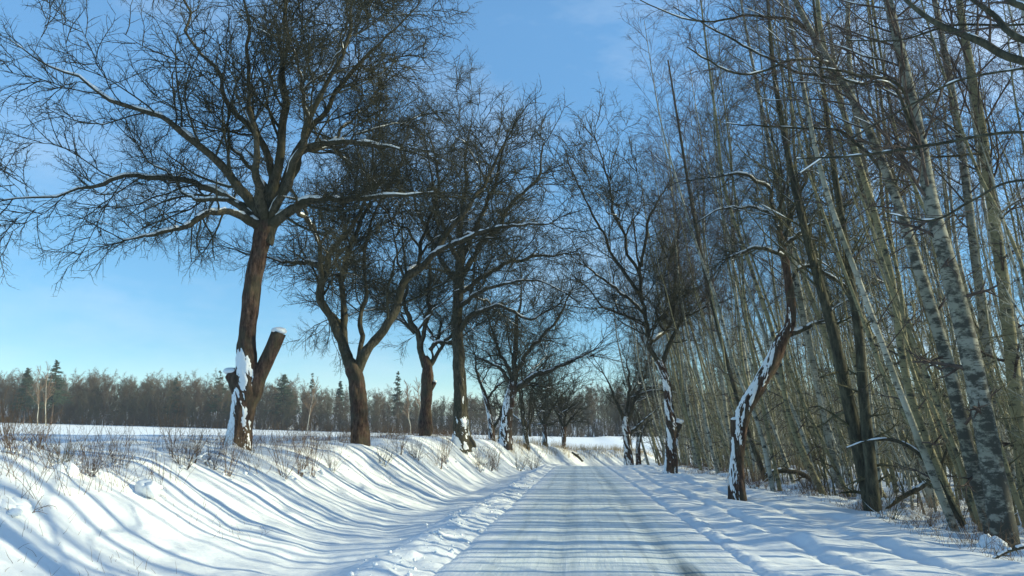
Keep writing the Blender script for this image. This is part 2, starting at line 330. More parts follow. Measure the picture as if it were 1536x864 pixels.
# ------------------------------------------------------------------ tubes and branching
def tubes(P, R, s, ref=None):
    N_, n, _ = P.shape
    T = np.gradient(P, axis=1) if n > 2 else np.repeat((P[:, 1:]-P[:, :1]), 2, 1)
    T /= np.linalg.norm(T, axis=2, keepdims=True)+1e-9
    m = T.mean(1); m /= np.linalg.norm(m, axis=1, keepdims=True)+1e-9
    ref = np.where(np.abs(m[:, 2:3]) < .75, np.array([[0, 0, 1.]]), np.array([[1., 0, 0]]))[:, None, :]
    u = np.cross(T, ref); u /= np.linalg.norm(u, axis=2, keepdims=True)+1e-9
    v = np.cross(u, T)
    a = np.arange(s)*2*np.pi/s
    V = P[:, :, None, :]+R[:, :, None, None]*(np.cos(a)[None, None, :, None]*u[:, :, None, :]+np.sin(a)[None, None, :, None]*v[:, :, None, :])
    idx = np.arange(N_*n*s).reshape(N_, n, s); nx = np.roll(idx, -1, 2)
    Q = np.stack([idx[:, :-1], nx[:, :-1], nx[:, 1:], idx[:, 1:]], -1).reshape(-1, 4)
    return V.reshape(-1, 3), Q
def cones(P, R, s=3):
    """tubes whose last ring closes to a point; triangles stored as degenerate-free separate mesh data"""
    N_, n, _ = P.shape; V, Q = tubes(P, R, s); idx = np.arange(N_*n*s).reshape(N_, n, s)
    V = V.reshape(N_, n, s, 3); keep = V[:, :-1].reshape(N_, -1, 3); tip = P[:, -1:, :]; V2 = np.concatenate([keep, tip], 1); m = (n-1)*s+1
    i = np.arange(N_)[:, None]*m; quads = []; T3 = []
    for k in range(n-2):
        for j in range(s): a = k*s+j; b = k*s+(j+1) % s; quads.append([a, b, b+s, a+s])
    for j in range(s): a = (n-2)*s+j; b = (n-2)*s+(j+1) % s; T3.append([a, b, (n-1)*s])
    Qf = (np.array(quads).reshape(1, -1)+i).reshape(-1, 4) if quads else np.zeros((0, 4), int)
    Tf = (np.array(T3).reshape(1, -1)+i).reshape(-1, 3)
    return V2.reshape(-1, 3), Qf, Tf
class Geo:
    def __init__(s): s.V = []; s.Q = []; s.T = []; s.n = 0
    def add(s, V, Q): s.V.append(V); s.Q.append(Q+s.n); s.n += len(V); return s
    def tubes(s, P, R, k): 
        if len(P): s.add(*tubes(P, R, k))
        return s
    def cones(s, P, R):
        if len(P): V, Q, T = cones(P, R); s.V.append(V); s.Q.append(Q+s.n); s.T.append(T+s.n); s.n += len(V)
        return s
    def mesh(s, name, base=None, smooth=True):
        V = np.concatenate(s.V)
        if base is not None: V = V-np.asarray(base)
        return mk_mesh(name, V, np.concatenate(s.Q), smooth, np.concatenate(s.T) if s.T else None)
def spline(pts, rad, n):
    pts = np.asarray(pts, float); rad = np.asarray(rad, float)
    k = len(pts); P = np.vstack([2*pts[0]-pts[1], pts, 2*pts[-1]-pts[-2]])
    t = np.linspace(0, k-1-1e-6, n); i = t.astype(int); f = (t-i)[:, None]
    a, b, c, d = P[i], P[i+1], P[i+2], P[i+3]
    q = .5*((2*b)+(-a+c)*f+(2*a-5*b+4*c-d)*f*f+(-a+3*b-3*c+d)*f**3)
    return q, np.interp(t, np.arange(k), rad)
def grow(P, R, per, t0, t1, ang, ln, nseg, up, wig, rf, rmin, rg, bias=None, tip=.35, lim=None, shrink=.55):
    """children on polylines P (N,n,3); returns (M,nseg+1,3), radii"""
    N_, n, _ = P.shape; M = N_*per
    if M == 0: return np.zeros((0, nseg+1, 3)), np.zeros((0, nseg+1))
    pi = np.repeat(np.arange(N_), per); kk = np.tile(np.arange(per), N_)
    t = t0+(t1-t0)*(kk+rg.random(M))/per
    s = t*(n-1); i = np.minimum(s.astype(int), n-2); f = (s-i)[:, None]
    A, B = P[pi, i], P[pi, i+1]; pos = A+(B-A)*f
    T = B-A; T /= np.linalg.norm(T, axis=1, keepdims=True)+1e-9
    r0 = R[pi, i]*(1-f[:, 0])+R[pi, i+1]*f[:, 0]
    plen = np.linalg.norm(np.diff(P, axis=1), axis=2).sum(1)[pi]
    refv = rg.normal(size=(M, 3)); u = np.cross(T, refv); u /= np.linalg.norm(u, axis=1, keepdims=True)+1e-9
    if bias is not None:
        u = u+np.asarray(bias); u -= (u*T).sum(1, keepdims=True)*T; u /= np.linalg.norm(u, axis=1, keepdims=True)+1e-9
    a = np.radians(ang[0]+(ang[1]-ang[0])*rg.random(M))[:, None]
    D = np.cos(a)*T+np.sin(a)*u
    if isinstance(ln, tuple): length = plen*(ln[0]+(ln[1]-ln[0])*rg.random(M))*(1-shrink*t)
    else: length = ln*(.55+.9*rg.random(M))
    if lim: length = np.clip(length, lim[0], lim[1])
    out = [pos]; step = (length/nseg)[:, None]
    for k in range(nseg):
        D = D+rg.normal(size=(M, 3))*wig; D[:, 2] += up; D /= np.linalg.norm(D, axis=1, keepdims=True)+1e-9
        pos = pos+D*step; out.append(pos)
    rs = np.maximum(r0*rf, rmin); rr = rs[:, None]*np.linspace(1, tip, nseg+1)[None]
    return np.stack(out, 1), np.maximum(rr, rmin*.6)
def rough_tube(pts, rad, n, s, amp, seed, cap=False, crook=0):
    """trunk or limb with an uneven, furrowed outline"""
    P, R = spline(pts, rad, n)
    if crook:
        hh = np.cumsum(np.r_[0, np.linalg.norm(np.diff(P, axis=0), axis=1)]); env = np.minimum(1, np.minimum(hh, hh[-1]-hh)/(.18*hh[-1]))
        for ax in range(3): P[:, ax] += crook*env*fbm(hh*1.5/max(.4, hh[-1]/5)+seed*3.1, hh*0+ax*7.7+seed, seed+ax, 3)*hh[-1]*.12
        R = R*(1+.22*fbm(hh*2.5+seed, hh*0, seed+9, 2))
    V, Q = tubes(P[None], R[None], s)
    V = V.reshape(n, s, 3); c = P[:, None, :]; d = V-c
    a = np.arange(s)*(7.3/s)*1.0; h = np.cumsum(np.r_[0, np.linalg.norm(np.diff(P, axis=0), axis=1)])
    ang = np.arange(s)*2*np.pi/s
    AX, HY = np.meshgrid(np.cos(ang)*2.1, h*2.2); BX, _ = np.meshgrid(np.sin(ang)*2.1, h)
    k = fbm(AX+BX*.7, HY+BX*1.3, seed, 3)+.6*vn(AX*3+BX*2, HY*1.1, seed+5)
    V = c+d*(1+amp*k[..., None]); V = V.reshape(-1, 3)
    if cap:
        V = np.vstack([V, P[-1]+(P[-1]-P[-2])*.02]); q = []
        b = (n-1)*s
        for j in range(0, s, 2): q.append([b+j, b+(j+1) % s, b+(j+2) % s, n*s])
        Q = np.vstack([Q, q])
    return V, Q, P, R
def snow_tops(g, P, R, rg, cover=.6, thick=1.0, s=5, maxslope=.86):
    """rope of snow lying along the upper side of branches P (N,n,3)"""
    N_, n, _ = P.shape
    T = np.gradient(P, axis=1); T /= np.linalg.norm(T, axis=2, keepdims=True)+1e-9
    mask = 1-ss(maxslope-.25, maxslope, np.abs(T[..., 2]))
    x = np.arange(n)[None]*.62+np.arange(N_)[:, None]*13.7
    nn = vn(x, x*0+rg.random()*99, 5)+.5+.35*vn(x*2.7, x*0+4, 6)
    mask = mask*ss(1-cover-.10, 1-cover+.10, nn)
    rr = R*(.25+.45*mask*thick)+.007*mask*thick; rr = rr*(1+.5*vn(x*3.1, x*0+9, 8)); rr = np.where(mask < .08, R*.3, rr)
    Pc = P.copy(); Pc[..., 2] += (R*.66+.004)*mask
    g.tubes(Pc, rr, s)
def snow_shell(P, R, n, s, face, seed, thr=.1, thick=.05, hr=None):
    """plastered snow patches on the windward side of a trunk"""
    V, Q = tubes(P[None], R[None], s); V = V.reshape(len(P), s, 3); d = V-P[:, None, :]; dn = d/(np.linalg.norm(d, axis=2, keepdims=True)+1e-9)
    f = (dn*np.asarray(face)/np.linalg.norm(face)).sum(2)
    ang = np.arange(s)*2*np.pi/s; h = np.cumsum(np.r_[0, np.linalg.norm(np.diff(P, axis=0), axis=1)])
    AX, HY = np.meshgrid(np.cos(ang)*1.3, h*2.6); BX, _ = np.meshgrid(np.sin(ang)*1.3, h)
    k = f*.7+fbm(AX+seed, HY+BX, seed, 3)*.8+.6*fbm(AX*3+seed, HY*2.2+BX*3, seed+2, 3)+1.05*fbm(AX*9+seed, HY*8+BX*9, seed+6, 3)-thr
    if hr: k = k-2.5*(1-ss(hr[0]-.25, hr[0]+.1, h)*(1-ss(hr[1]-.1, hr[1]+.5, h)))[:, None]
    kk = np.clip(k, -1, 1.2); off = np.where(kk > 0, kk*thick*1.1+.001, kk*.05)
    return (V+dn*off[..., None]).reshape(-1, 3), Q
def ball(c, r, seed, flat=.7, nu=12, nv=8):
    """lump of snow with an uneven skin"""
    th = np.linspace(.02, np.pi-.02, nv); ph = np.arange(nu)*2*np.pi/nu
    TH, PH = np.meshgrid(th, ph, indexing='ij')
    d = np.stack([np.sin(TH)*np.cos(PH), np.sin(TH)*np.sin(PH), np.cos(TH)], -1)
    k = 1+.35*fbm(d[..., 0]*2+seed, d[..., 1]*2+d[..., 2]*1.7, seed, 2)
    V = np.asarray(c)+d*k[..., None]*np.array([r, r, r*flat])
    i = np.arange(nv*nu).reshape(nv, nu); j = np.roll(i, -1, 1)
    Q = np.stack([i[:-1], i[1:], j[1:], j[:-1]], -1).reshape(-1, 4)
    return V.reshape(-1, 3), Q

def instanced(name, label, cat, pts, idx, rot, scl, objs, parent=None):
    """one 'stuff' object whose geometry nodes place copies of the given meshes on its points"""
    key = tuple(m.name for m in objs); col = COLS.get(key)
    if col is None:
        col = COLS[key] = bpy.data.collections.new(name+'_kinds')
        for k, me in enumerate(objs): col.objects.link(bpy.data.objects.new('%s_kind_%d' % (name, k), me))
    me = bpy.data.meshes.new(name); pts = np.asarray(pts, np.float32); me.vertices.add(len(pts)); me.vertices.foreach_set('co', pts.ravel())
    rot = np.asarray(rot, np.float32)
    if rot.ndim == 1: rot = np.stack([rot*0, rot*0, rot], 1)
    at = me.attributes.new('kind_index', 'INT', 'POINT'); at.data.foreach_set('value', np.asarray(idx, np.int32))
    at = me.attributes.new('size', 'FLOAT', 'POINT'); at.data.foreach_set('value', np.asarray(scl, np.float32))
    at = me.attributes.new('turn', 'FLOAT_VECTOR', 'POINT'); at.data.foreach_set('vector', np.ascontiguousarray(rot).ravel())
    o = obj(name, me, kind='stuff', parent=parent)
    if label: o['label'] = label; o['category'] = cat
    ng = NGS.get(key)
    if ng is None:
        ng = NGS[key] = bpy.data.node_groups.new(name, 'GeometryNodeTree'); ng.interface.new_socket('Geometry', in_out='INPUT', socket_type='NodeSocketGeometry'); ng.interface.new_socket('Geometry', in_out='OUTPUT', socket_type='NodeSocketGeometry')
        n = ng.nodes; gi, go = n.new('NodeGroupInput'), n.new('NodeGroupOutput'); ci = n.new('GeometryNodeCollectionInfo'); ci.inputs['Collection'].default_value = col; ci.inputs['Separate Children'].default_value = True; ci.inputs['Reset Children'].default_value = True
        ip = n.new('GeometryNodeInstanceOnPoints'); ip.inputs['Pick Instance'].default_value = True
        def attr(nm, ty): q = n.new('GeometryNodeInputNamedAttribute'); q.data_type = ty; q.inputs['Name'].default_value = nm; return q.outputs['Attribute']
        l = ng.links.new
        l(gi.outputs[0], ip.inputs['Points']); l(ci.outputs[0], ip.inputs['Instance']); l(attr('kind_index', 'INT'), ip.inputs['Instance Index'])
        l(attr('turn', 'FLOAT_VECTOR'), ip.inputs['Rotation']); l(attr('size', 'FLOAT'), ip.inputs['Scale']); l(ip.outputs[0], go.inputs[0])
    o.modifiers.new('copies', 'NODES').node_group = ng
    return o
COLS = {}; NGS = {}
def aim(D, spin):
    """euler angles that turn +Z onto each direction D, with a random spin about it"""
    D = D/(np.linalg.norm(D, axis=1, keepdims=True)+1e-9)
    return np.stack([np.zeros(len(D)), np.arccos(np.clip(D[:, 2], -1, 1)), np.arctan2(D[:, 1], D[:, 0])], 1), spin

# sprays of fine twigs, grown once in several shapes
sprays = []
for k in range(8):
    rg = np.random.default_rng(2000+k); n = 6; P = np.zeros((1, n, 3)); P[0, :, 2] = np.linspace(0, 1, n)
    P[0, 1:, :2] = np.cumsum(rg.normal(size=(n-1, 2))*.035, 0); R = np.linspace(.0112, .0050, n)[None]
    b, rb = grow(P, R, [8, 9, 7, 10, 8, 7, 9, 7][k], .1, 1, (28, 60), (.32, .68), 3, .05, .19, .62, .0056, rg, shrink=.45, tip=.6)
    c, rc = grow(b, rb, 3, .1, 1, (35, 75), (.22, .5), 1, .05, .2, .75, .0046, rg, shrink=.2, tip=.8)
    d, rd = grow(P, R, 9, .05, 1, (40, 80), .07, 1, .03, .2, .7, .0036, rg, tip=.8)
    me = Geo().cones(P, R).cones(b, rb).cones(c, rc).cones(d, rd).mesh('twig_spray'); me.materials.append(TWIG); sprays.append(me)

# ------------------------------------------------------------------ old fruit trees along the road
def px_line(pts, D):
    """(px, py, width px[, depth offset]) -> 3D points and radii"""
    P = []; R = []
    for p in pts:
        dd = p[3] if len(p) > 3 else 0
        P.append(W(p[0], p[1], D+dd)); R.append(PR(p[2], D))
    return np.array(P), np.array(R)
def fruit_tree(label, D, trunk, limbs, extra, seed, hr=None, name='fruit_tree', bark=None, crown=None, stubs=(), snow=.6, dens=(9, 7, 6, 4),
               face=(-.7, -.7, .25), snowthr=.25, up=.03, group=None, reach=1.0, cap=True):
    rg = np.random.default_rng(seed); bark = bark or BARK
    P, R = px_line(trunk, D); base = P[0].copy(); base[2] = gz(base[0], base[1])-.02
    P[0, 2] = min(P[0, 2], base[2]-.12)
    root = thing(name, label, 'tree', base, group)
    # root flare
    V, Q, TP, TR = rough_tube(P, np.r_[R[0]*1.2, R[1:]]*.88, 70, 26, .24, seed)
    obj('trunk', Geo().add(V, Q).mesh('trunk', base), bark, root)
    g = Geo()
    if snowthr < 1.5: g.add(*snow_shell(*spline(TP, TR, 130), 130, 56, face, seed, snowthr, .026, hr)); obj('trunk_snow', g.mesh('trunk_snow', base), SNOWC, root)
    allL = []; sg = Geo()
    for k, l in enumerate(limbs):
        lp, lr = px_line(l, D); 
        lr = lr*np.linspace(.88, .68, len(lr)); V, Q, LP, LR = rough_tube(lp, lr, 34, 9, .18, seed+k*3+1, crook=.30)
        LP = LP.copy(); mm = obj('limb', Geo().add(V, Q).mesh('limb', base), crown or BARKG, root)
        allL.append((LP, LR))
    for k in range(extra[0]):                 # limbs towards and away from the road, to fill the crown in depth
        i = rg.integers(len(allL)); LP, LR = allL[i]; j = int(rg.integers(3, 14)); st = LP[j]
        az = rg.random()*6.28; L_ = extra[1]*(.6+.6*rg.random()); el = .25+.8*rg.random()
        d = np.array([math.cos(az)*.45, math.sin(az), 0])*math.cos(el)+np.array([0, 0, math.sin(el)]); d /= np.linalg.norm(d)
        pts = [st]; 
        for q in range(5): d = d+rg.normal(size=3)*.28+np.array([0, 0, .03]); d /= np.linalg.norm(d); pts.append(pts[-1]+d*L_/5)
        lr = np.linspace(min(LR[j]*.65, .07), .010, 6)
        V, Q, LP2, LR2 = rough_tube(pts, lr, 34, 7, .14, seed+k+50, crook=.35)
        obj('limb', Geo().add(V, Q).mesh('limb', base), crown or BARKG, root); allL.append((LP2, LR2))
    LPs = np.stack([a for a, b in allL]); LRs = np.stack([b for a, b in allL])
    snow_tops(sg, LPs, LRs, rg, min(.85, snow*1.45), 1.15, 6)
    sc = reach
    b1, r1 = grow(LPs, LRs, dens[0], .27, .99, (30, 75), (.28, .46), 7, up+.01, .15, .36, .009, rg, lim=(.7*sc, 2.3*sc), shrink=.25)
    b2, r2 = grow(b1, r1, dens[1], .2, 1, (25, 70), (.42, .7), 1, up*2, .1, .55, .0052, rg, lim=(.38*sc, 1.05*sc), shrink=.25)
    e1, q1 = grow(LPs[:, -3:], LRs[:, -3:], 4, .3, 1, (5, 40), 1.1*sc, 1, up, .15, .8, .006, rg)
    f1, w1 = grow(LPs, LRs, dens[2]*2//3, .45, 1, (35, 80), .42*sc, 1, up, .15, .8, .006, rg)
    snow_tops(sg, b1[::2], r1[::2], rg, snow*.5, .8, 3, .7)
    obj('twigs', Geo().tubes(b1, r1, 4).mesh('twigs', base), TWIG, root, kind='stuff')
    al = np.concatenate([b2, e1, f1]); D_ = al[:, -1]-al[:, 0]; ro, _s = aim(D_, None)
    instanced('fine_twigs', None, None, al[:, 0]-base, rg.integers(0, 8, len(al)), ro, np.linalg.norm(D_, axis=1), sprays, root)
    for k, (pts, dd) in enumerate(stubs):
        lp, lr = px_line(pts, D); V, Q, LP, LR = rough_tube(lp, lr, 14, 12, .14, seed+k+200, cap=True)
        obj('cut_stub', Geo().add(V, Q).mesh('cut_stub', base), bark, root)
        e = LP[-1]; Vb, Qb = ball(e+np.array([0, 0, LR[-1]*.25]), LR[-1]*1.02, seed+k, .5); sg.add(Vb, Qb)
    obj('branch_snow', sg.mesh('branch_snow', base), SNOWC, root, kind='stuff')
    return root

T = fruit_tree
# T1: large tree at the left with a sawn-off second stem
T('large old fruit tree at the left of the frame with a sawn-off second stem', fitD(358, 676, 13.5, 19),
  [(357, 680, 42), (362, 635, 37), (369, 592, 42), (371, 555, 36), (371, 500, 30), (378, 440, 28), (387, 390, 28), (397, 345, 30), (402, 322, 22)],
  [[(397, 350, 24), (380, 305, 20), (345, 265, 16, -.2), (300, 215, 14, -.4), (230, 170, 10, -.5), (130, 125, 6, -.6), (15, 60, 2.5, -.8)],
   [(396, 350, 22), (372, 318, 18), (340, 290, 14, .4), (250, 262, 11, .8), (130, 285, 7, 1.0), (5, 300, 2.5, 1.0)],
   [(398, 345, 22), (400, 270, 16), (370, 190, 12, .5), (322, 110, 8, .8), (272, 10, 5, 1), (240, -80, 2.5, 1)],
   [(402, 340, 22), (412, 250, 17), (425, 150, 13, -.4), (430, 50, 8, -.7), (415, -90, 3, -1)],
   [(400, 365, 20), (415, 335, 20), (450, 308, 16, -.3), (490, 300, 12, -.5), (560, 300, 9, -.6), (650, 288, 3, -.8)],
   [(402, 335, 20), (445, 215, 14, .4), (500, 150, 10, .8), (560, 80, 7, 1), (625, 10, 3, 1)],
   [(410, 320, 18), (445, 240, 14, -.5), (480, 215, 12, -.8), (540, 212, 9, -1), (600, 224, 4, -1.2)],
   [(399, 335, 18), (383, 230, 12, -1), (372, 110, 8, -1.5), (360, -60, 3, -2)],
   [(395, 340, 18), (330, 320, 12, -.8), (260, 345, 8, -1.2), (185, 360, 3, -1.5)],
   [(404, 330, 16), (465, 180, 10, -1.5), (520, 60, 7, -2), (560, -60, 3, -2)]],
  (8, 4.2), 11, stubs=[([(366, 612, 30), (378, 588, 30), (390, 562, 23), (403, 535, 21), (419, 499, 22)], 0), ([(368, 590, 34), (356, 570, 30), (346, 560, 22)], 0)], snow=.5, dens=(15, 9, 20), snowthr=.35, hr=(0, 2.3), reach=1.2)
# water shoots rising from the lower trunk are part of the twigs of T1's neighbour stem
T('fork-shaped old fruit tree, second from the left, with two curving stems', fitD(540, 667, 22, 31),
  [(541, 668, 27), (539, 620, 27), (535, 575, 27), (530, 552, 26), (524, 540, 16)],
  [[(529, 560, 20), (514, 515, 17), (490, 462, 15), (486, 410, 14), (500, 370, 11), (540, 315, 8), (560, 250, 3)],
   [(522, 535, 16), (512, 470, 12, .5), (510, 420, 11, .8), (530, 360, 9, 1), (555, 290, 6, 1), (560, 200, 3, 1)],
   [(533, 565, 20), (556, 515, 17), (585, 478, 16), (603, 428, 15), (645, 382, 12), (695, 318, 10), (735, 260, 7), (762, 205, 3)],
   [(538, 548, 10), (545, 480, 9, .6), (548, 400, 8, .8), (560, 320, 5, .8), (600, 250, 3, 1)],
   [(487, 402, 10), (460, 393, 9), (420, 392, 5), (380, 380, 3)],
   [(645, 385, 9), (700, 355, 8, -1), (760, 340, 6, -1.4), (830, 335, 2.5, -2)],
   [(600, 430, 8), (640, 360, 7, 1.5), (650, 280, 5, 2), (640, 220, 2.5, 2)],
   [(486, 420, 9), (470, 350, 8, -1), (440, 290, 5, -1.5), (410, 250, 2.5, -2)]],
  (9, 4.2), 22, crown=BARKG, snow=.45, dens=(13, 9, 18), snowthr=2, reach=1.4)
T('reddish fruit tree with a knobbly trunk, third from the left', fitD(638, 652, 34, 46),
  [(638, 655, 20), (639, 610, 19), (641, 565, 20), (640, 545, 16), (636, 535, 12)],
  [[(638, 550, 13), (626, 510, 11), (611, 470, 8), (605, 420, 6), (590, 350, 3)],
   [(642, 552, 9), (665, 520, 7), (700, 480, 5), (740, 455, 2.5)],
   [(630, 520, 9), (645, 460, 8), (645, 400, 6), (660, 330, 3)],
   [(644, 525, 7), (655, 514, 7), (675, 513, 5), (700, 500, 3)],
   [(622, 500, 6), (590, 470, 5), (560, 450, 2.5)]],
  (9, 5.2), 33, snow=.5, dens=(12, 9, 16), stubs=[([(642, 590, 9), (649, 578, 8), (652, 573, 7)], 0)], snowthr=2, reach=1.9)
T('straight mossy grey fruit tree on the bank with snow plastered on its foot', fitD(693, 674, 31, 42),
  [(693, 672, 32), (692, 640, 26), (691, 600, 23), (688, 540, 20), (686, 480, 19), (689, 420, 17), (692, 370, 14)],
  [[(691, 400, 12), (690, 340, 10), (698, 280, 7), (702, 215, 3)],
   [(689, 500, 9), (700, 478, 9, -.6), (725, 465, 8, -.8), (760, 462, 6, -1), (800, 478, 5, -1), (840, 455, 2.5, -1)],
   [(691, 420, 11), (720, 370, 9), (760, 320, 8), (800, 270, 6), (815, 215, 3)],
   [(691, 390, 10), (730, 310, 8, 1), (745, 255, 6, 1), (762, 195, 3, 1)],
   [(690, 430, 9), (655, 380, 8), (630, 320, 6), (610, 260, 3)],
   [(691, 400, 9), (660, 320, 7, -1.5), (655, 260, 5, -2), (645, 205, 2.5, -2)],
   [(690, 440, 9), (750, 400, 8, 1), (800, 385, 6, 1), (850, 380, 2.5, 1)],
   [(688, 460, 8), (740, 430, 6, -2), (800, 420, 4, -2.5), (850, 440, 2.5, -3)]],
  (11, 5), 44, bark=BARKG, snow=.5, dens=(12, 9, 16), snowthr=.12, hr=(.1, 1.6), reach=1.7, stubs=[([(692, 655, 22), (702, 668, 22), (706, 676, 20)], 0)])
T('low spreading fruit tree reaching a snowy limb over the road at the left', fitD(757, 668, 46, 60),
  [(757, 672, 22), (759, 640, 19), (763, 605, 18), (768, 585, 17), (770, 572, 13)],
  [[(767, 590, 11), (785, 575, 11), (812, 558, 9), (850, 545, 6), (897, 522, 2.5)],
   [(769, 585, 12), (774, 540, 10), (776, 490, 8), (782, 430, 3)],
   [(768, 580, 8), (752, 555, 6), (735, 545, 6), (715, 535, 3)],
   [(772, 560, 8), (800, 520, 7), (835, 480, 5), (860, 430, 2.5)],
   [(770, 570, 7), (745, 520, 6), (730, 470, 3)],
   [(769, 588, 6), (790, 578, 5), (803, 578, 3)]],
  (9, 6), 55, snow=.6, dens=(9, 6, 12), snowthr=.6, reach=2.4)
T('crooked thin fruit tree between the mossy tree and the spreading tree', fitD(738, 662, 52, 62),
  [(738, 662, 10), (737, 640, 9), (732, 610, 8), (725, 585, 7)],
  [[(726, 588, 6), (716, 560, 5), (712, 530, 2.5)], [(738, 645, 6), (748, 630, 5), (756, 605, 4), (765, 590, 2.5)], [(730, 600, 5), (745, 580, 4), (760, 570, 2.5)]],
  (4, 4), 66, snow=.5, dens=(7, 6, 8), snowthr=.6, reach=2.2)
T('slim many-stemmed fruit tree behind the spreading tree on the left bank', fitD(790, 664, 56, 68),
  [(790, 664, 9), (788, 650, 9), (786, 640, 8)],
  [[(787, 648, 5), (780, 600, 4), (772, 560, 2.5)], [(788, 648, 5), (784, 600, 4), (782, 560, 2.5)], [(795, 655, 4), (795, 600, 4), (805, 570, 2.5)], [(789, 648, 4), (800, 620, 3), (803, 600, 2.5)]],
  (4, 4), 77, bark=BARKG, snow=.6, dens=(6, 4, 5), snowthr=.9, reach=2.4)
T('small brownish fruit tree with an arching crown near the road bend', fitD(817, 664, 62, 80),
  [(817, 664, 8), (817, 650, 7), (816, 636, 8)],
  [[(816, 640, 5), (805, 615, 5), (795, 590, 2.5)], [(816, 640, 5), (830, 610, 4), (845, 590, 2.5)], [(816, 640, 5), (818, 600, 4), (825, 570, 2.5)]],
  (6, 4), 88, snow=.75, dens=(7, 4, 5), snowthr=.9, reach=2.6)
T('small pollarded fruit tree, last on the left before the field', fitD(845, 668, 68, 92),
  [(845, 669, 7), (846, 655, 7), (846, 640, 9)],
  [[(846, 644, 5), (838, 625, 4), (830, 612, 2.5)], [(846, 644, 5), (855, 630, 4), (864, 620, 2.5)], [(846, 644, 4), (848, 620, 4), (852, 600, 2.5)]],
  (5, 3), 99, snow=.8, dens=(6, 4, 5), snowthr=.9, reach=2.6)

# right-hand row
d1, _ = hit(1105, 748); d2, _ = hit(1006, 710)
T('snow-streaked crooked fruit tree bending right above the verge', d1,
  [(1105, 750, 25), (1105, 700, 22), (1109, 650, 23), (1117, 615, 24), (1137, 580, 24), (1156, 548, 25), (1172, 512, 21), (1184, 490, 17), (1187, 465, 15), (1184, 430, 14), (1177, 385, 12), (1168, 345, 9)],
  [[(1176, 380, 10), (1166, 330, 8), (1150, 285, 7), (1112, 262, 6, -.5), (1066, 266, 3, -.5)],
   [(1182, 502, 10), (1205, 494, 9), (1232, 482, 6), (1255, 462, 4), (1285, 440, 2.5)],
   [(1188, 420, 6), (1200, 402, 7), (1225, 404, 8), (1250, 416, 7), (1277, 436, 5), (1288, 425, 2.5)],
   [(1178, 390, 9), (1178, 340, 7, .4), (1200, 290, 6, .6), (1215, 230, 3, .6)],
   [(1176, 385, 8), (1140, 372, 7, -.6), (1110, 380, 5, -.8), (1095, 385, 2.5, -1)],
   [(1170, 345, 7), (1150, 320, 6, .7), (1095, 310, 4, 1), (1050, 330, 2.5, 1)],
   [(1176, 370, 7), (1200, 350, 6, -.5), (1225, 335, 4, -.6), (1250, 345, 2.5, -.6)],
   [(1168, 330, 6), (1175, 270, 5, -.8), (1165, 220, 2.5, -1)]],
  (5, 2.3), 111, hr=(0, 6.0), snow=.8, dens=(9, 7, 16), face=(-.8, -.45, .45), snowthr=.68, reach=1.05,
  stubs=[([(1110, 668, 16), (1102, 648, 13), (1102, 630, 12)], 0)])
T('upright fruit tree with a snow-capped knob, middle of the right row', d2,
  [(1006, 712, 20), (1007, 680, 19), (1009, 645, 21), (1004, 615, 14), (1001, 580, 13), (994, 555, 13), (988, 540, 12)],
  [[(990, 548, 10), (976, 520, 9), (968, 490, 8), (965, 440, 7), (960, 390, 5), (950, 330, 3)],
   [(990, 550, 9), (1006, 515, 8), (1018, 490, 7), (1032, 474, 6), (1072, 456, 3)],
   [(975, 515, 7), (1000, 495, 7, 1), (1012, 470, 6, 1), (1015, 400, 5, 1), (1020, 330, 2.5, 1)],
   [(966, 450, 7), (930, 400, 6), (905, 350, 5), (880, 300, 4), (850, 240, 2.5)],
   [(963, 420, 6), (925, 330, 5, 1), (910, 270, 4, 1), (892, 205, 2.5, 1)],
   [(966, 470, 6), (920, 430, 5, -1), (880, 400, 3, -1.5)],
   [(968, 485, 6), (935, 470, 5, 1), (905, 460, 4, 1), (880, 430, 2.5, 1)],
   [(962, 400, 6), (975, 330, 5, -1), (1000, 280, 2.5, -1)]],
  (9, 4.5), 122, snow=.5, dens=(11, 8, 16), face=(-.8, -.55, .45), snowthr=.3, reach=2.0, stubs=[([(1008, 655, 16), (1014, 640, 15), (1017, 634, 15)], 0)])
T('small forked fruit tree, farthest of the right row, before the field', 74,
  [(943, 692, 14), (941, 660, 12), (938, 640, 12), (939, 625, 9)],
  [[(938, 636, 7), (928, 612, 6), (920, 590, 4), (905, 560, 2.5)],
   [(940, 636, 8), (950, 605, 7), (968, 588, 5), (993, 585, 3)],
   [(944, 655, 5), (955, 640, 5), (975, 622, 3), (1000, 600, 2.5)],
   [(940, 620, 6), (945, 580, 5), (940, 540, 2.5)],
   [(948, 608, 5), (965, 570, 4), (975, 530, 2.5)]],
  (8, 5), 133, snow=.7, dens=(8, 5, 8), face=(-.8, -.55, .45), snowthr=.4, reach=2.6)
T('short pinkish cut trunk with a few shoots behind the farthest right tree', 82,
  [(958, 688, 8), (957, 672, 7), (959, 656, 8)], [[(958, 662, 4), (955, 645, 3), (950, 630, 2.5)], [(959, 662, 4), (966, 645, 3), (972, 632, 2.5)]],
  (2, 2), 144, snow=.5, dens=(6, 5, 6), snowthr=.9, reach=2.2, name='pollard_tree')

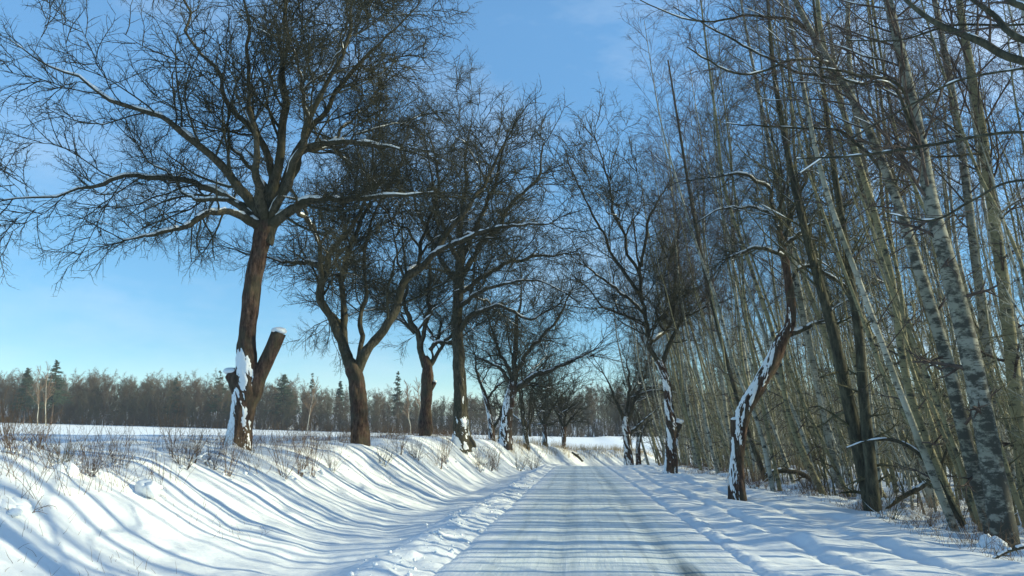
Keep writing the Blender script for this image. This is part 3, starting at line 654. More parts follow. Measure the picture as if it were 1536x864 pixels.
# ------------------------------------------------------------------ birches
def birch_parts(P, R, rg, L1=34, t0=.35, len1=.17, olive=False, ground_twigs=10, droop=-.06, fine=1.0, bias=None, kids=(6, 5, 3)):
    """branch geometry for one birch stem P (n,3)"""
    P = P[None]; R = R[None]; H = np.linalg.norm(np.diff(P[0], axis=0), axis=1).sum()
    g = Geo()
    a, ra = grow(P, R, L1, t0, .985, (28, 60), (len1*.8, len1*1.5), 6, .045, .10, .26, .0065*fine, rg, bias=bias, shrink=.5)
    b, rb = grow(a, ra, kids[0], .12, 1, (22, 50), (.35, .6), 4, droop*.2, .12, .6, .0042*fine, rg, shrink=.4)
    c, rc = grow(b, rb, kids[1], .12, 1, (20, 50), (.4, .7), 3, droop, .13, .7, .0030*fine, rg, shrink=.3)
    d, rd = grow(c, rc, kids[2], .1, 1, (20, 55), .22, 1, droop, .1, .8, .0024*fine, rg, tip=.8)
    g.tubes(a, ra, 4).cones(b, rb).cones(c, rc).cones(d, rd)
    if ground_twigs:
        e, re = grow(P, R, ground_twigs, .05, t0+.05, (45, 95), .9, 4, .02, .18, .3, .005*fine, rg)
        f, rf = grow(e, re, 5, .2, 1, (30, 60), .35, 2, 0, .2, .7, .0032*fine, rg)
        g.tubes(e, re, 3).cones(f, rf)
    return g, a, ra
def hero_birch(label, D, pts, seed, bark, L1=34, t0=.3, kids=(6, 5, 3), len1=.18, bias=(-.4, 0, .1), twig=None, amp=.06, snowthr=1.1, tw_low=8, low_branches=(), wd=.8):
    rg = np.random.default_rng(seed); P, R = px_line(pts, D); base = P[0].copy(); base[2] = gz(base[0], base[1])
    P[0, 2] = base[2]-.1
    root = thing('birch_tree', label, 'tree', base)
    V, Q, TP, TR = rough_tube(P, np.r_[R[0]*1.15, R[1:]]*wd, 60, 16, amp, seed)
    obj('trunk', Geo().add(V, Q).mesh('trunk', base), bark, root)
    g, a, ra = birch_parts(TP, TR, rg, L1, t0, len1, False, tw_low, -.05, .9, bias, kids)
    sg = Geo(); snow_tops(sg, a, ra, rg, .35, .8, 5)
    for l in low_branches:
        lp, lr = px_line(l, D); V, Q, LP, LR = rough_tube(lp, lr*.68, 22, 7, .08, seed+9, crook=.15)
        obj('branch', Geo().add(V, Q).mesh('branch', base), OLIVE, root)
        b, rb = grow(LP[None], LR[None], 12, .15, 1, (25, 60), (.2, .35), 5, -.0, .1, .5, .005, rg)
        c, rc = grow(b, rb, 6, .15, 1, (20, 50), (.35, .6), 3, -.03, .12, .65, .0035, rg); d, rd = grow(c, rc, 4, .1, 1, (20, 50), .2, 1, -.04, .1, .8, .0028, rg)
        g.tubes(b, rb, 3).cones(c, rc).cones(d, rd); snow_tops(sg, LP[None], LR[None], rg, .4, .9, 6)
    obj('twigs', g.mesh('twigs', base), twig or TWIGB, root, kind='stuff')
    if snowthr < 1:
        sg.add(*snow_shell(TP, TR, 60, 18, (-.8, -.5, .5), seed, snowthr, .03))
    obj('branch_snow', sg.mesh('branch_snow', base), SNOWC, root, kind='stuff')
    return root
def dep(px, py): return hit(px, py)[0]
HB = hero_birch
HB('thickest birch at the right, dark below and white higher up, leaning left', dep(1508, 818), [(1510, 822, 50), (1488, 700, 46), (1462, 560, 43), (1428, 420, 38), (1398, 310, 32), (1378, 200, 27), (1356, 100, 23), (1332, 0, 20), (1310, -110, 14), (1290, -260, 6)], 201, BIRCHD, 30, .42, wd=.68,
   low_branches=[[(1380, 215, 9), (1350, 130, 7, -1), (1290, 110, 6, -1.6), (1200, 98, 3, -2)], [(1385, 245, 9), (1340, 130, 7, -.6), (1270, 118, 5, -1), (1180, 30, 2.5, -1)]])
HB('tall white birch leaning left across the upper right corner', dep(1485, 804), [(1490, 808, 26), (1456, 690, 27), (1420, 540, 25), (1380, 410, 22), (1345, 300, 19), (1305, 200, 17), (1262, 120, 15), (1218, 50, 13), (1180, -30, 10), (1140, -140, 5)], 202, BIRCHD, 26, .45, wd=.72,
   low_branches=[[(1218, 50, 8), (1180, 28, 7, .2), (1120, 24, 6, .3), (1040, 30, 4, .3), (960, 0, 2.5, .4)], [(1245, 95, 8), (1200, 88, 6, -.5), (1110, 110, 5, -.7), (1030, 70, 3, -1)],
                 [(1262, 120, 7), (1190, 105, 6, .6), (1100, 60, 5, 1), (1010, 10, 2.5, 1)], [(1330, 262, 9), (1265, 200, 7, .4), (1180, 190, 5, .8), (1090, 185, 2.5, 1)]])
HB('dark olive twin-stemmed tree at the wood edge, left stem', dep(1310, 768), [(1310, 768, 26), (1294, 700, 25), (1272, 600, 23), (1250, 500, 19), (1222, 400, 16), (1196, 300, 13), (1176, 200, 11), (1160, 100, 9), (1150, -20, 5)], 203, OLIVE, 22, .42, twig=TWIGO)
HB('dark olive twin-stemmed tree at the wood edge, right stem', dep(1311, 770)+.1, [(1313, 766, 22), (1306, 700, 21), (1296, 600, 19), (1288, 500, 17), (1270, 380, 14), (1252, 260, 11), (1236, 140, 9), (1220, 0, 5)], 204, OLIVE, 20, .45, twig=TWIGO)
HB('birch at the right edge beside the thickest one, greenish and upright', dep(1545, 790), [(1548, 795, 26), (1528, 640, 25), (1512, 480, 23), (1490, 320, 20), (1470, 180, 18), (1448, 60, 15), (1430, -60, 10), (1415, -180, 5)], 205, BIRCHO, 24, .4, low_branches=[[(1478, 230, 7), (1430, 235, 5, -.4), (1350, 232, 4, -.6), (1210, 238, 2.5, -1)]])
HB('slender birch leaning hard left behind the two big birches', dep(1462, 750), [(1460, 752, 15), (1425, 660, 15), (1385, 560, 14), (1345, 450, 12), (1312, 350, 11), (1285, 250, 9), (1262, 150, 8), (1240, 20, 5)], 206, BIRCH, 20, .42)
HB('pale birch with sunlit bark behind the crooked fruit tree', dep(1262, 738), [(1262, 738, 13), (1240, 640, 12), (1218, 540, 11), (1196, 430, 10), (1172, 310, 8), (1148, 190, 7), (1122, 60, 5), (1100, -60, 3)], 207, BIRCH, 24, .4)
HB('birch with dark scars rising near the top right corner', dep(1500, 745), [(1502, 748, 20), (1490, 640, 19), (1478, 500, 18), (1462, 380, 16), (1447, 260, 15), (1432, 160, 14), (1410, 40, 12), (1390, -60, 8), (1380, -160, 4)], 208, BIRCHD, 22, .42)
HB('thin dark birch curving left above the middle of the right row', dep(1150, 722), [(1152, 722, 9), (1120, 640, 9), (1090, 540, 8), (1062, 430, 7), (1040, 320, 6), (1020, 200, 5), (1002, 90, 3)], 209, OLIVE, 26, .4)

# overhanging tree whose trunk stands just beyond the right edge
rgo = np.random.default_rng(301)
ob = np.array([6.6, 8.6, 0]); ob[2] = gz(ob[0], ob[1])
oroot = thing('birch_tree', 'birch out of frame at the right whose snowy boughs cross the top right corner', 'tree', ob)
tp = [ob+np.array([0, 0, -.1]), ob+np.array([-.1, 0, 2]), ob+np.array([-.2, .1, 4.2]), ob+np.array([-.3, .1, 7]), ob+np.array([-.6, .2, 10]), ob+np.array([-1.0, .2, 13])]
V, Q, OP, OR = rough_tube(tp, [.2, .17, .15, .12, .08, .03], 50, 14, .06, 301); obj('trunk', Geo().add(V, Q).mesh('trunk', ob), BIRCHD, oroot)
og, oa, ora = birch_parts(OP, OR, rgo, 18, .5, .16, False, 4, -.05, 1.2, None, (5, 4, 3)); osg = Geo(); snow_tops(osg, oa, ora, rgo, .4, .8)
def on_trunk(z):
    k = int(np.argmin(np.abs(OP[:, 2]-z))); return OP[k]
for seed, l in enumerate(([(1536, 92, 13, 9.0), (1470, 62, 12, 9.4), (1400, 32, 9, 9.8), (1350, -8, 6, 10.2), (1300, -60, 3, 10.4)],
          [(1540, 62, 11, 8.6), (1490, 22, 9, 9), (1445, -10, 6, 9.3), (1400, -40, 3, 9.6)],
          [(1540, 12, 11, 8.2), (1500, -8, 7, 8.6), (1450, -30, 3, 9)],
          [(1540, 198, 5, 9.2), (1400, 217, 5, 9.9), (1290, 233, 4, 10.4), (1195, 238, 2, 10.8)],
          [(1540, 36, 4, 9.4), (1430, 38, 4, 9.8), (1350, 60, 3, 10.4), (1270, 60, 2, 10.6)],
          [(1540, 102, 4, 9.4), (1440, 120, 4, 10), (1380, 150, 3.5, 10.6), (1290, 200, 3, 11), (1200, 260, 2, 11)],
          [(1540, 270, 4, 9.2), (1460, 300, 4, 9.9), (1400, 330, 3.5, 10.4), (1330, 320, 2, 10.8)])):
    pts = [W(a, b, d) for a, b, c, d in l]; rr = [PR(c, d) for a, b, c, d in l]
    st = on_trunk(pts[0][2]-.5); pts = [st]+pts; rr = [rr[0]*1.3]+rr
    V, Q, LP, LR = rough_tube(pts, rr, 30, 8, .08, 310+seed); obj('branch', Geo().add(V, Q).mesh('branch', ob), OLIVE, oroot)
    snow_tops(osg, LP[None], LR[None], rgo, .7 if seed < 3 else .3, .9, 7)
    b, rb = grow(LP[None], LR[None], 11, .35, 1, (25, 60), (.12, .26), 5, 0, .1, .45, .0045, rgo, shrink=.3); c, rc = grow(b, rb, 5, .15, 1, (20, 50), (.35, .6), 3, -.02, .12, .65, .003, rgo)
    og.tubes(b, rb, 3).cones(c, rc)
obj('twigs', og.mesh('twigs', ob), TWIGB, oroot, kind='stuff'); obj('branch_snow', osg.mesh('branch_snow', ob), SNOWC, oroot, kind='stuff')

# the birch wood: a few stems grown once, then copied one by one
protos = []
for k in range(9):
    rg = np.random.default_rng(400+k); H = [17, 19, 15, 21, 12, 18, 16, 11, 20][k]; r0 = [.085, .105, .07, .125, .05, .08, .07, .045, .10][k]
    lean = [.16, .20, .26, .14, .34, .2, .12, .38, .24][k]
    n = 9; z = np.linspace(0, H, n); wob = np.cumsum(rg.normal(size=(n, 2))*.13, 0); wob -= wob[0]
    P = np.stack([-lean*z*(1-.35*z/H)+wob[:, 0], wob[:, 1], z-.15], 1); R = r0*.84*(1-.86*(z/H)**1.1)
    V, Q, TP, TR = rough_tube(P, np.r_[R[0]*1.25, R[1:]], 30, 8, .07, 400+k)
    g, a, ra = birch_parts(TP, TR, rg, [30, 30, 24, 32, 18, 28, 24, 16, 30][k], [.47, .46, .42, .48, .4, .5, .45, .35, .44][k], .145, False, 12, -.06, 1.25, None, (6, 5, 2))
    tm = Geo().add(V, Q).mesh('trunk'); cm = g.mesh('twigs'); cm.materials.append([TWIGB, TWIGB, TWIGO, TWIGB, TWIGO, TWIGB, TWIGB, TWIGO, TWIGB][k])
    tm.materials.append([BIRCH, BIRCHO, BIRCHO, BIRCH, BIRCHO, BIRCH, BIRCHO, BIRCHO, BIRCHO][k])
    protos.append((tm, cm))
spots = []
def try_spots(n, x0, x1, y0, y1, md, expo=1.0):
    c = 0; tries = 0
    while c < n and tries < n*60:
        tries += 1
        y = y0+(y1-y0)*rng.random()**expo; x = x0+(x1-x0)*rng.random()
        e = 6.9+.6*math.sin(y*.35)+.012*y
        if x < e: continue
        if all((x-a)**2+(y-b)**2 > md*md for a, b in spots): spots.append((x, y)); c += 1
try_spots(75, 6.6, 11, 14, 90, .55, 1.0)
try_spots(150, 9, 26, 14, 95, .8, 1.0)
try_spots(60, 24, 42, 30, 120, 1.6)
NV = len(spots)
try_spots(46, 7.5, 36, -1, 14, 1.6)          # beyond the right edge of the frame, they throw the shadows on the near road
FORBID = [(p.location.x, p.location.y) for p in C.objects if p.name.startswith('birch_tree') and p.type == 'EMPTY']
for i, (x, y) in enumerate(spots):
    if any((x-a)**2+(y-b)**2 < .3 for a, b in FORBID): continue
    kq = int(rng.integers(9)); tm, cm = protos[kq]
    lb = '%s birch stem leaning left %s' % ('pale slender' if kq in (0, 3, 5) else 'dull olive', 'at the front edge of the roadside wood' if x < 10 else 'deep inside the roadside wood')
    o = thing('birch_sapling', lb, 'tree', (x, y, gz(x, y)), 'slender birches of the wood beside the road')
    o.rotation_euler = (0, -.02+.045*rng.normal(), rng.normal()*.45); s = .8+.4*rng.random(); o.scale = (s, s, s*(.9+.2*rng.random()))
    a = obj('trunk', tm, parent=o); b = obj('twigs', cm, parent=o); b['kind'] = 'stuff'

# ------------------------------------------------------------------ shrubs, weeds, fallen branches
def shrub_geo(rg, h, n, spread, r=.006, kids=(5, 4), up=.02, wig=.12):
    g = Geo(); a0 = rg.random(n)*6.28; st = np.stack([np.cos(a0)*.12*spread, np.sin(a0)*.12*spread, np.zeros(n)-.03], 1)
    d = np.stack([np.cos(a0)*spread*rg.random(n), np.sin(a0)*spread*rg.random(n), np.ones(n)], 1)+rg.normal(size=(n, 3))*.1
    d /= np.linalg.norm(d, axis=1, keepdims=True); pos = st; P = [pos]; L_ = h*(.6+.5*rg.random(n))[:, None]
    for k in range(6): d = d+rg.normal(size=(n, 3))*wig; d[:, 2] += up; d /= np.linalg.norm(d, axis=1, keepdims=True); pos = pos+d*L_/6; P.append(pos)
    P = np.stack(P, 1); R = np.ones((n, 1))*r*np.linspace(1, .4, 7)[None]
    b, rb = grow(P, R, kids[0], .2, 1, (20, 55), (.2, .45), 3, .02, .15, .6, r*.4, rg); c, rc = grow(b, rb, kids[1], .2, 1, (25, 60), (.3, .6), 2, 0, .15, .7, r*.33, rg)
    return g.tubes(P, R, 3).cones(b, rb).cones(c, rc), P, R
sp = []
for k in range(6):
    rg = np.random.default_rng(500+k)
    g, P, R = shrub_geo(rg, [1.0, .8, 1.3, .6, 1.0, .9][k], [16, 20, 12, 22, 14, 26][k], [.5, .8, .35, 1.0, .6, .7][k])
    me = g.mesh('stems'); me.materials.append([WEED, TWIGO, WEED, TWIGB, TWIGO, TWIGB][k])
    s = Geo(); snow_tops(s, P, R*1.2, rg, .4, 1.0, 4, .8)
    for q in range(9): s.add(*ball((rg.normal()*.22, rg.normal()*.22, .03+.10*rg.random()), .02+.045*rg.random()**2, q+k*9, .65, 8, 6))
    sm = s.mesh('snow_tufts'); sm.materials.append(SNOWC); sp.append((me, sm))
def shrub(x, y, k, s, label, group=None, z=None, snowy=True):
    o = thing('shrub', label, 'shrub', (x, y, (gz(x, y)-.02) if z is None else z), group); o.rotation_euler = (0, 0, random.random()*6.28); o.scale = (s, s, s)
    obj('stems', sp[k][0], parent=o)
    if snowy: obj('snow_tufts', sp[k][1], parent=o)
    return o
ORD = ['first', 'second', 'third', 'fourth', 'fifth', 'sixth', 'seventh', 'eighth', 'ninth', 'tenth', 'eleventh', 'twelfth', 'thirteenth', 'fourteenth']
for i, (px, D, k, s) in enumerate(sorted(((262, 14.2, 2, .75), (292, 14.6, 0, .8), (322, 15, 5, .65), (345, 15, 2, .75), (280, 14, 5, .7)))):
    p = W(px, 650, D); shrub(p[0], p[1], k, s, 'bare dark shrub, %s from the left in the clump left of the sawn-off tree' % ORD[i], 'dark bare shrubs left of the sawn-off tree')
for i, (px, D, k, s) in enumerate(sorted(((20, 9.8, 0, .6), (95, 10.6, 1, .55), (140, 10.8, 5, .5), (60, 11.4, 0, .6), (185, 12, 3, .55), (10, 11.5, 2, .6)))):
    p = W(px, 650, D); shrub(p[0], p[1], k, s, 'low snowy shrub, %s from the left on the near left bank top' % ORD[i], 'tangled shrubs on the near left bank')
for i, (px, D, k, s) in enumerate(((430, 17, 2, .9), (452, 18, 0, .9), (470, 18.5, 2, 1.0), (500, 20, 0, .7), (575, 24, 1, .9), (600, 27, 0, 1.0), (625, 29, 5, 1.0), (660, 31, 0, 1.2), (668, 33, 2, 1.3), (720, 38, 0, 1.4), (735, 42, 5, 1.4), (745, 44, 0, 1.5), (778, 52, 1, 1.6), (800, 56, 5, 1.6))):
    p = W(px, 650, D); shrub(p[0], p[1], k, s, 'brown thin-stemmed shrub, %s from the left in the row between the left fruit trees' % ORD[i], 'brown shrubs between the fruit trees')
n_edge = 0
while n_edge < 90:
    y = 10+60*rng.random()**1.4; x = 6.3+.012*y+.6*math.sin(y*.35)+rng.random()**1.5*4.5
    shrub(x, y, int(rng.integers(6)), .5+.7*rng.random(), 'low snow-dusted brush under the birches along the right verge', 'low brush along the edge of the birch wood'); n_edge += 1

# arching and fallen branches at the wood edge
def bough(label, px, D, seed, name='fallen_branch', snow=.8):
    rg = np.random.default_rng(seed); P, R = px_line(px, D); base = P[0].copy()
    root = thing(name, label, 'branch', base)
    V, Q, LP, LR = rough_tube(P, R, 26, 8, .12, seed); obj('stem', Geo().add(V, Q).mesh('stem', base), BARKG, root)
    b, rb = grow(LP[None], LR[None], 9, .1, 1, (30, 70), (.15, .3), 5, 0, .15, .5, .005, rg); c, rc = grow(b, rb, 5, .1, 1, (30, 60), (.3, .5), 3, 0, .15, .6, .0035, rg)
    obj('twigs', Geo().tubes(b, rb, 4).tubes(c, rc, 3).mesh('twigs', base), TWIGO, root, kind='stuff')
    s = Geo(); snow_tops(s, LP[None], LR[None], rg, snow*.7, .9, 7, .9); obj('snow', s.mesh('snow', base), SNOWC, root)
bough('snow-topped sapling arched over to the left in front of the wood', [(1445, 790, 7), (1420, 745, 7), (1400, 710, 7), (1375, 678, 6), (1340, 660, 5), (1300, 662, 3), (1270, 672, 2)], dep(1445, 790), 601, 'arched_sapling')
bough('dead branch propped low between the trunks right of the twin stems', [(1320, 770, 5), (1350, 748, 7), (1385, 728, 8), (1410, 700, 5), (1425, 660, 3)], dep(1320, 770)+.2, 602)
bough('fallen snowy bough lying behind the crooked fruit tree', [(1230, 735, 5), (1205, 712, 7), (1170, 706, 7), (1148, 712, 4)], dep(1230, 735)+.4, 603)
bough('thin branch sticking out of the snow at the bottom right corner', [(1490, 838, 4), (1515, 826, 5), (1545, 818, 6)], dep(1490, 838), 604)
bough('broken limb lying on the snow of the left bank by the bend', [(858, 678, 3), (866, 684, 4), (874, 692, 3)], 66, 605)

# snow-laden stump and mounds
def mound(label, px, py, r, seed, flat=.6, name='snow_mound', D=None):
    d, p = hit(px, py); o = thing(name, label, 'snow mound', (p[0], p[1], gz(p[0], p[1])))
    g = Geo(); rg = np.random.default_rng(seed)
    for q in range(7): g.add(*ball((rg.normal()*r*.75, rg.normal()*r*.5, r*flat*.1*rg.normal()), r*(.35+.45*rg.random()), seed+q*3, flat*(.8+.5*rg.random()), 20, 14))
    obj('snow', g.mesh('snow'), SNOWC, o)
    t, P, R = shrub_geo(rg, r*1.3, 7, 1.6, .004, (3, 2), -.12); obj('stems', t.mesh('stems'), WEED, o)
mound('round snow cap on a tussock halfway down the near left bank', 212, 740, .16, 701, .8)
mound('snow-covered tussock at the left edge of the frame', 30, 775, .20, 702)
mound('snow lump among weeds at the lip of the left bank', 98, 712, .14, 703, .8)
mound('rough snowy clod at the foot of the mossy grey tree', 715, 690, .30, 704)
mound('snowy heap between birch feet in the bottom right corner', 1487, 820, .16, 705, 1.1)
mound('smooth snow hump on the right verge below the wood edge', 1165, 748, .32, 706, .35)
mound('white mound beside the farthest right tree', 960, 690, .7, 707, .6)

# weeds and grass too many to count
def scatter_stems(name, label, cat, n, xf, hmin, hmax, m, seed, r=.003, bend=.10, lean=.25, sub=0, nseg=4):
    rg = np.random.default_rng(seed); xy = xf(n, rg); z = height(xy[:, 0], xy[:, 1])
    d = rg.normal(size=(len(xy), 3))*lean; d[:, 2] = 1; d /= np.linalg.norm(d, axis=1, keepdims=True)
    L_ = (hmin+(hmax-hmin)*rg.random(len(xy))**1.5)[:, None]; pos = np.column_stack([xy, z-.02]); P = [pos]
    for k in range(nseg): d = d+rg.normal(size=d.shape)*bend; d[:, 2] -= .05*k; d /= np.linalg.norm(d, axis=1, keepdims=True); pos = pos+d*L_/nseg; P.append(pos)
    P = np.stack(P, 1); R = np.maximum(r, xy[:, 1:2]*.00011)*np.linspace(1, .5, nseg+1)[None]*np.ones((len(xy), 1))
    g = Geo().cones(P, R)
    if sub: b, rb = grow(P, R, sub, .3, 1, (20, 60), (.15, .35), 2, .02, .1, .7, r*.6, rg); g.cones(b, rb)
    o = obj(name, g.mesh(name), m, kind='stuff'); o['label'] = label; o['category'] = cat; return o
def bank_pts(y0, y1, w0, w1, ex=1.2, clump=.0):
    def f(n, rg):
        y = y0+(y1-y0)*rg.random(n*3)**ex; x = ditch_x(y)-(w0+(w1-w0)*rg.random(n*3))
        keep = vn(x*.6, y*.6, 77)+.5 > clump+.2*rg.random(n*3)
        return np.column_stack([x, y])[keep][:n]
    return f
scatter_stems('dry_weeds', 'thin brown weed stalks standing along the left bank top', 'weeds', 3600, bank_pts(8, 62, 2.6, 5.4, 1.1, .33), .12, .85, WEED, 801, .0030, .12, .35, 3, 3)
scatter_stems('bank_grass', 'short dry grass poking through snow on the left bank', 'grass', 1500, bank_pts(7, 62, 1.2, 4.2, 1.0, .45), .05, .25, WEED, 802, .0022, .15, .5)
scatter_stems('straw_grass', 'tan straw-like grass on the left bank near the road bend', 'grass', 2600, bank_pts(60, 100, 1.2, 4.0, 1.0, .3), .3, .9, STRAW, 803, .008, .08, .15)
def verge_pts(n, rg):
    y = 9+60*rg.random(n*2)**1.5; x = 6.0+.012*y+.5*np.sin(y*.35)+2.6*rg.random(n*2)**.8; k = vn(x*.9, y*.9, 88)+.5 > .35
    return np.column_stack([x, y])[k][:n]
scatter_stems('verge_undergrowth', 'dry brown undergrowth along the edge of the birch wood', 'weeds', 3600, verge_pts, .08, .6, WEED, 804, .0034, .15, .45, 3, 3)
# thin poles and bare shoots deep in the wood: grown once, placed many times
poles = []
for k in range(8):
    rg = np.random.default_rng(2100+k); H = [3, 5, 7, 9, 4, 6, 8, 2.2][k]; n = 7; z = np.linspace(-.1, H, n)
    P = np.stack([-(.12+.2*rg.random())*z+np.cumsum(rg.normal(size=n)*.06), np.cumsum(rg.normal(size=n)*.06), z], 1)[None]; R = ((.012+.004*H)*(1-.8*np.linspace(0, 1, n)))[None]
    b, rb = grow(P, R, int(6+3*H), .12, 1, (25, 70), (.10, .24), 4, .02, .14, .4, .006, rg); c, rc = grow(b, rb, 5, .15, 1, (25, 60), (.3, .6), 2, 0, .15, .7, .0045, rg)
    me = Geo().tubes(P, R, 6).cones(b, rb).cones(c, rc).mesh('pole'); me.materials.append([TWIGO, BIRCHO, BIRCH, BIRCHO, TWIGO, BIRCH, BIRCHO, TWIGB][k]); poles.append(me)
rg = np.random.default_rng(2200); pw = []
for i in range(1250):
    y = 13+85*rg.random(); x = 7.6+.012*y+26*rg.random()**1.2; pw.append((x, y, gz(x, y)))
instanced('woodland_thicket', 'dense thin bare poles and shoots deep in the birch wood', 'thicket', pw, rg.integers(0, 8, len(pw)), rg.normal(size=len(pw))*.8, .7+.5*rg.random(len(pw)), poles)

# crumbs of ploughed snow along the left road edge
g = Geo(); rg = np.random.default_rng(901)
for i in range(420):
    y = 6.5+30*rg.random()**1.6; x = RW0-.45+rg.normal()*.32
    if x > RW0+.1: x = RW0-.1
    r = .010+.030*rg.random()**2.5; g.add(*ball((x, y, gz(x, y)+r*.3), r, i, .75, 6, 5))
o = obj('snow_crumbs', g.mesh('snow_crumbs'), SNOWC, kind='stuff'); o['label'] = 'loose crumbs of ploughed snow along the left road edge'; o['category'] = 'snow'

# ------------------------------------------------------------------ the wood beyond the field
fprotos = []
for k in range(6):
    rg = np.random.default_rng(1000+k); H = [14, 16, 13, 15, 12, 17][k]; n = 7; z = np.linspace(0, H*.9, n)
    P = np.stack([np.cumsum(rg.normal(size=n)*.25), np.cumsum(rg.normal(size=n)*.25), z], 1); P[:, :2] -= P[0, :2]; R = .17*(1-.8*z/z[-1])
    a, ra = grow(P[None], R[None], 22, .14, 1, (20, 55), (.22, .36), 3, .02, .14, .5, .045, rg, shrink=.35); b, rb = grow(a, ra, 6, .15, 1, (20, 50), (.4, .7), 2, .0, .2, .6, .038, rg)
    c, rc = grow(b, rb, 6, .1, 1, (30, 75), .9, 1, .0, .15, .8, .032, rg)
    g = Geo().tubes(P[None], R[None], 6).cones(a, ra).cones(b, rb).cones(c, rc)
    me = g.mesh('bare_tree'); me.materials.append(FARB if k % 2 else FARO); fprotos.append((me,))
def farh(x): return np.interp(x, [-160, -100, -70, -25, -8, 6, 40], [1.0, .95, .76, .68, .75, .95, 1.0])
def far_edge(x): return 226+.0*x+6*np.sin(x*.03)
cnt = 0
for x in np.arange(-190, 62, 1.15):
    xx = x+rng.normal()*.5; yy = far_edge(xx)+rng.random()*9; s = farh(xx)*(.72+.32*rng.random()+.2*vn(np.array(xx*.035), np.array(0.), 5))
    o = obj('bare_tree', fprotos[int(rng.integers(6))][0]); o.location = (xx, yy, gz(xx, yy)-.1); o.rotation_euler = (0, 0, rng.random()*6.28); o.scale = (s, s, s)
    o['label'] = 'bare grey-brown tree in the front rank of the far wood'; o['category'] = 'tree'; o['group'] = 'bare trees along the far edge of the field'; cnt += 1
pp = []; ix = []; ro = []; sc_ = []
for i in range(1500):
    xx = -240+360*rng.random(); back = i < 750
    yy = far_edge(xx)+(10+75*rng.random() if back else 1+14*rng.random()); s_ = farh(xx)*(.62+.36*rng.random() if back else .25+.38*rng.random())
    if not back and xx > -25 and rng.random() < .7: continue
    pp.append((xx, yy, gz(xx, yy)-.1)); ix.append(int(rng.integers(6))); ro.append(rng.random()*6.28); sc_.append(s_)
instanced('distant_wood', 'mass of bare woodland filling the slope beyond the snowy field', 'wood', pp, ix, ro, sc_, [q[0] for q in fprotos])
# brush at the foot of the wood
brush = []
for k in range(4):
    rg = np.random.default_rng(2300+k); g, P, R = shrub_geo(rg, 3.4, 12, .9, .035, (4, 2)); me = g.mesh('brush'); me.materials.append(FARB); brush.append(me)
bx = -200+285*rg.random(1100); by = far_edge(bx)-2+8*rg.random(1100)
instanced('wood_edge_brush', 'brown brush along the foot of the far wood', 'brush', np.stack([bx, by, height(bx, by)], 1), rg.integers(0, 4, 1100), rg.random(1100)*6.28, .5+.8*rg.random(1100), brush)
# conifers standing above the bare trees
def conifer(px, top, wpx, D, label, seed, dense=1.0):
    rg = np.random.default_rng(seed); p = W(px, 600, D); base = np.array([p[0], p[1], gz(p[0], p[1])]); tz = W(px, top, D)[2]; H = tz-base[2]; rad = wpx/1205*D*.72
    root = thing('conifer_tree', label, 'tree', base); n = 8
    P = np.stack([np.zeros(n), np.zeros(n), np.linspace(0, H, n)], 1)[None]; R = (.22*(1-.93*np.linspace(0, 1, n)))[None]
    obj('trunk', Geo().tubes(P, R, 7).mesh('trunk'), BARK, root)
    g = Geo(); m = int(80*dense); t = rg.random(m)**.8*.75+.25; t = np.sort(t); az = rg.random(m)*6.28
    Lr = rad*(1.04-t)/.62*(.6+.55*rg.random(m)); Lr = np.clip(Lr, .25, rad*1.1)
    d = np.stack([np.cos(az), np.sin(az), np.full(m, -.05)], 1); st = np.stack([np.zeros(m), np.zeros(m), t*H], 1)
    A = np.stack([st, st+d*Lr[:, None]*.5+[0, 0, -.12], st+d*Lr[:, None]+[0, 0, -.05]], 1); RA = np.repeat([[.16, .14, .05]], m, 0)
    b, rb = grow(A, RA, 7, .1, 1, (30, 70), (.25, .5), 2, -.03, .1, .9, .09, rg, tip=.3, shrink=.3)
    c, rc = grow(b, rb, 3, .1, 1, (30, 70), .35, 1, -.05, .1, .9, .06, rg, tip=.3)
    obj('needles', g.tubes(A, RA, 3).cones(b, rb).cones(c, rc).mesh('needles'), CONI, root, kind='stuff')
for i, (px, top, wp, D, lab, dn) in enumerate(((38, 551, 26, 236, 'dark green conifer with a blunt top at the far left of the far wood', 1.3), (80, 540, 34, 234, 'tallest dark conifer above the far wood left of the pale birches', 1.5), 
        (262, 566, 20, 240, 'narrow conifer rising over the wood left of the sawn-off tree', .8), (328, 556, 24, 236, 'thin-crowned pine beside the sawn-off tree trunk', .7),
        (425, 562, 40, 232, 'broad green conifer right of the sawn-off stem', 1.2), (467, 560, 12, 238, 'very thin sparse conifer against the sky left of the forked tree', .45),
        (510, 572, 18, 240, 'small dark spruce just left of the forked tree', .9), (596, 556, 18, 238, 'dark spruce standing above the far wood between two fruit trees', 1.1))):
    conifer(px, top, wp, D, lab, 1200+i, dn)
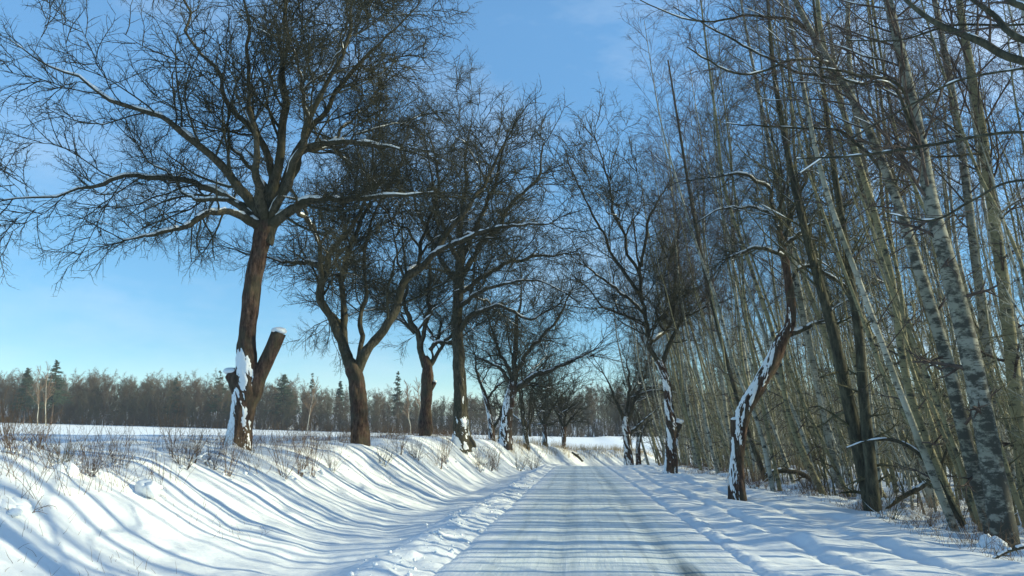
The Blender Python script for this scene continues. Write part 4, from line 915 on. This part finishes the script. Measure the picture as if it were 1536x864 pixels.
# pale birches in front of the far wood
for i, (px, py, top, D, lab) in enumerate(((60, 637, 560, 221, 'pale birch with a bent stem before the far wood at the left'), (72, 637, 556, 222, 'pale straight birch right beside the bent one before the far wood'), (462, 642, 575, 221, 'pale slim birch before the far wood left of the forked tree'),
        (617, 646, 580, 220, 'leaning pale birch before the far wood between two fruit trees'), (630, 646, 576, 221, 'pale upright birch just left of the knobbly reddish trunk'))):
    rg = np.random.default_rng(1300+i); p = W(px, 600, D); base = np.array([p[0], p[1], gz(p[0], p[1])]); H = W(px, top, D)[2]-base[2]
    root = thing('distant_birch', lab, 'tree', base); n = 7; z = np.linspace(0, H, n); P = np.stack([np.cumsum(rg.normal(size=n)*.3), np.zeros(n), z], 1)[None]; P[:, :, 0] -= P[0, 0, 0]; R = (.14*(1-.8*z/H))[None]
    pm, _t, _b = mat('pale_birch_bark'); _b.inputs['Base Color'].default_value = (.42, .38, .29, 1)
    a, ra = grow(P, R, 20, .3, 1, (20, 45), (.28, .42), 3, .06, .1, .5, .07, rg)
    b, rb = grow(a, ra, 8, .2, 1, (20, 45), (.35, .55), 2, 0, .1, .6, .04, rg)
    obj('trunk', Geo().tubes(P, R, 7).mesh('trunk'), pm, root); obj('branches', Geo().tubes(a, ra, 4).tubes(b, rb, 3).mesh('branches'), WEED, root, kind='stuff')

# thin winter haze over the whole place
hz = bpy.data.meshes.new('haze'); x0, x1, y0, y1, z0, z1 = -1480, 1480, -58, 2190, -8, 40
hz.from_pydata([(x, y, z) for x in (x0, x1) for y in (y0, y1) for z in (z0, z1)], [], [(0, 1, 3, 2), (4, 6, 7, 5), (0, 4, 5, 1), (2, 3, 7, 6), (0, 2, 6, 4), (1, 5, 7, 3)])
hm = bpy.data.materials.new('haze'); hm.use_nodes = True; ht = hm.node_tree; ht.nodes.clear(); ho = ht.nodes.new('ShaderNodeOutputMaterial'); hv = ht.nodes.new('ShaderNodeVolumePrincipled')
hv.inputs['Color'].default_value = (.92, .95, 1, 1); hv.inputs['Density'].default_value = .0002; ht.links.new(hv.outputs[0], ho.inputs['Volume'])
obj('haze', hz, hm, kind='stuff')
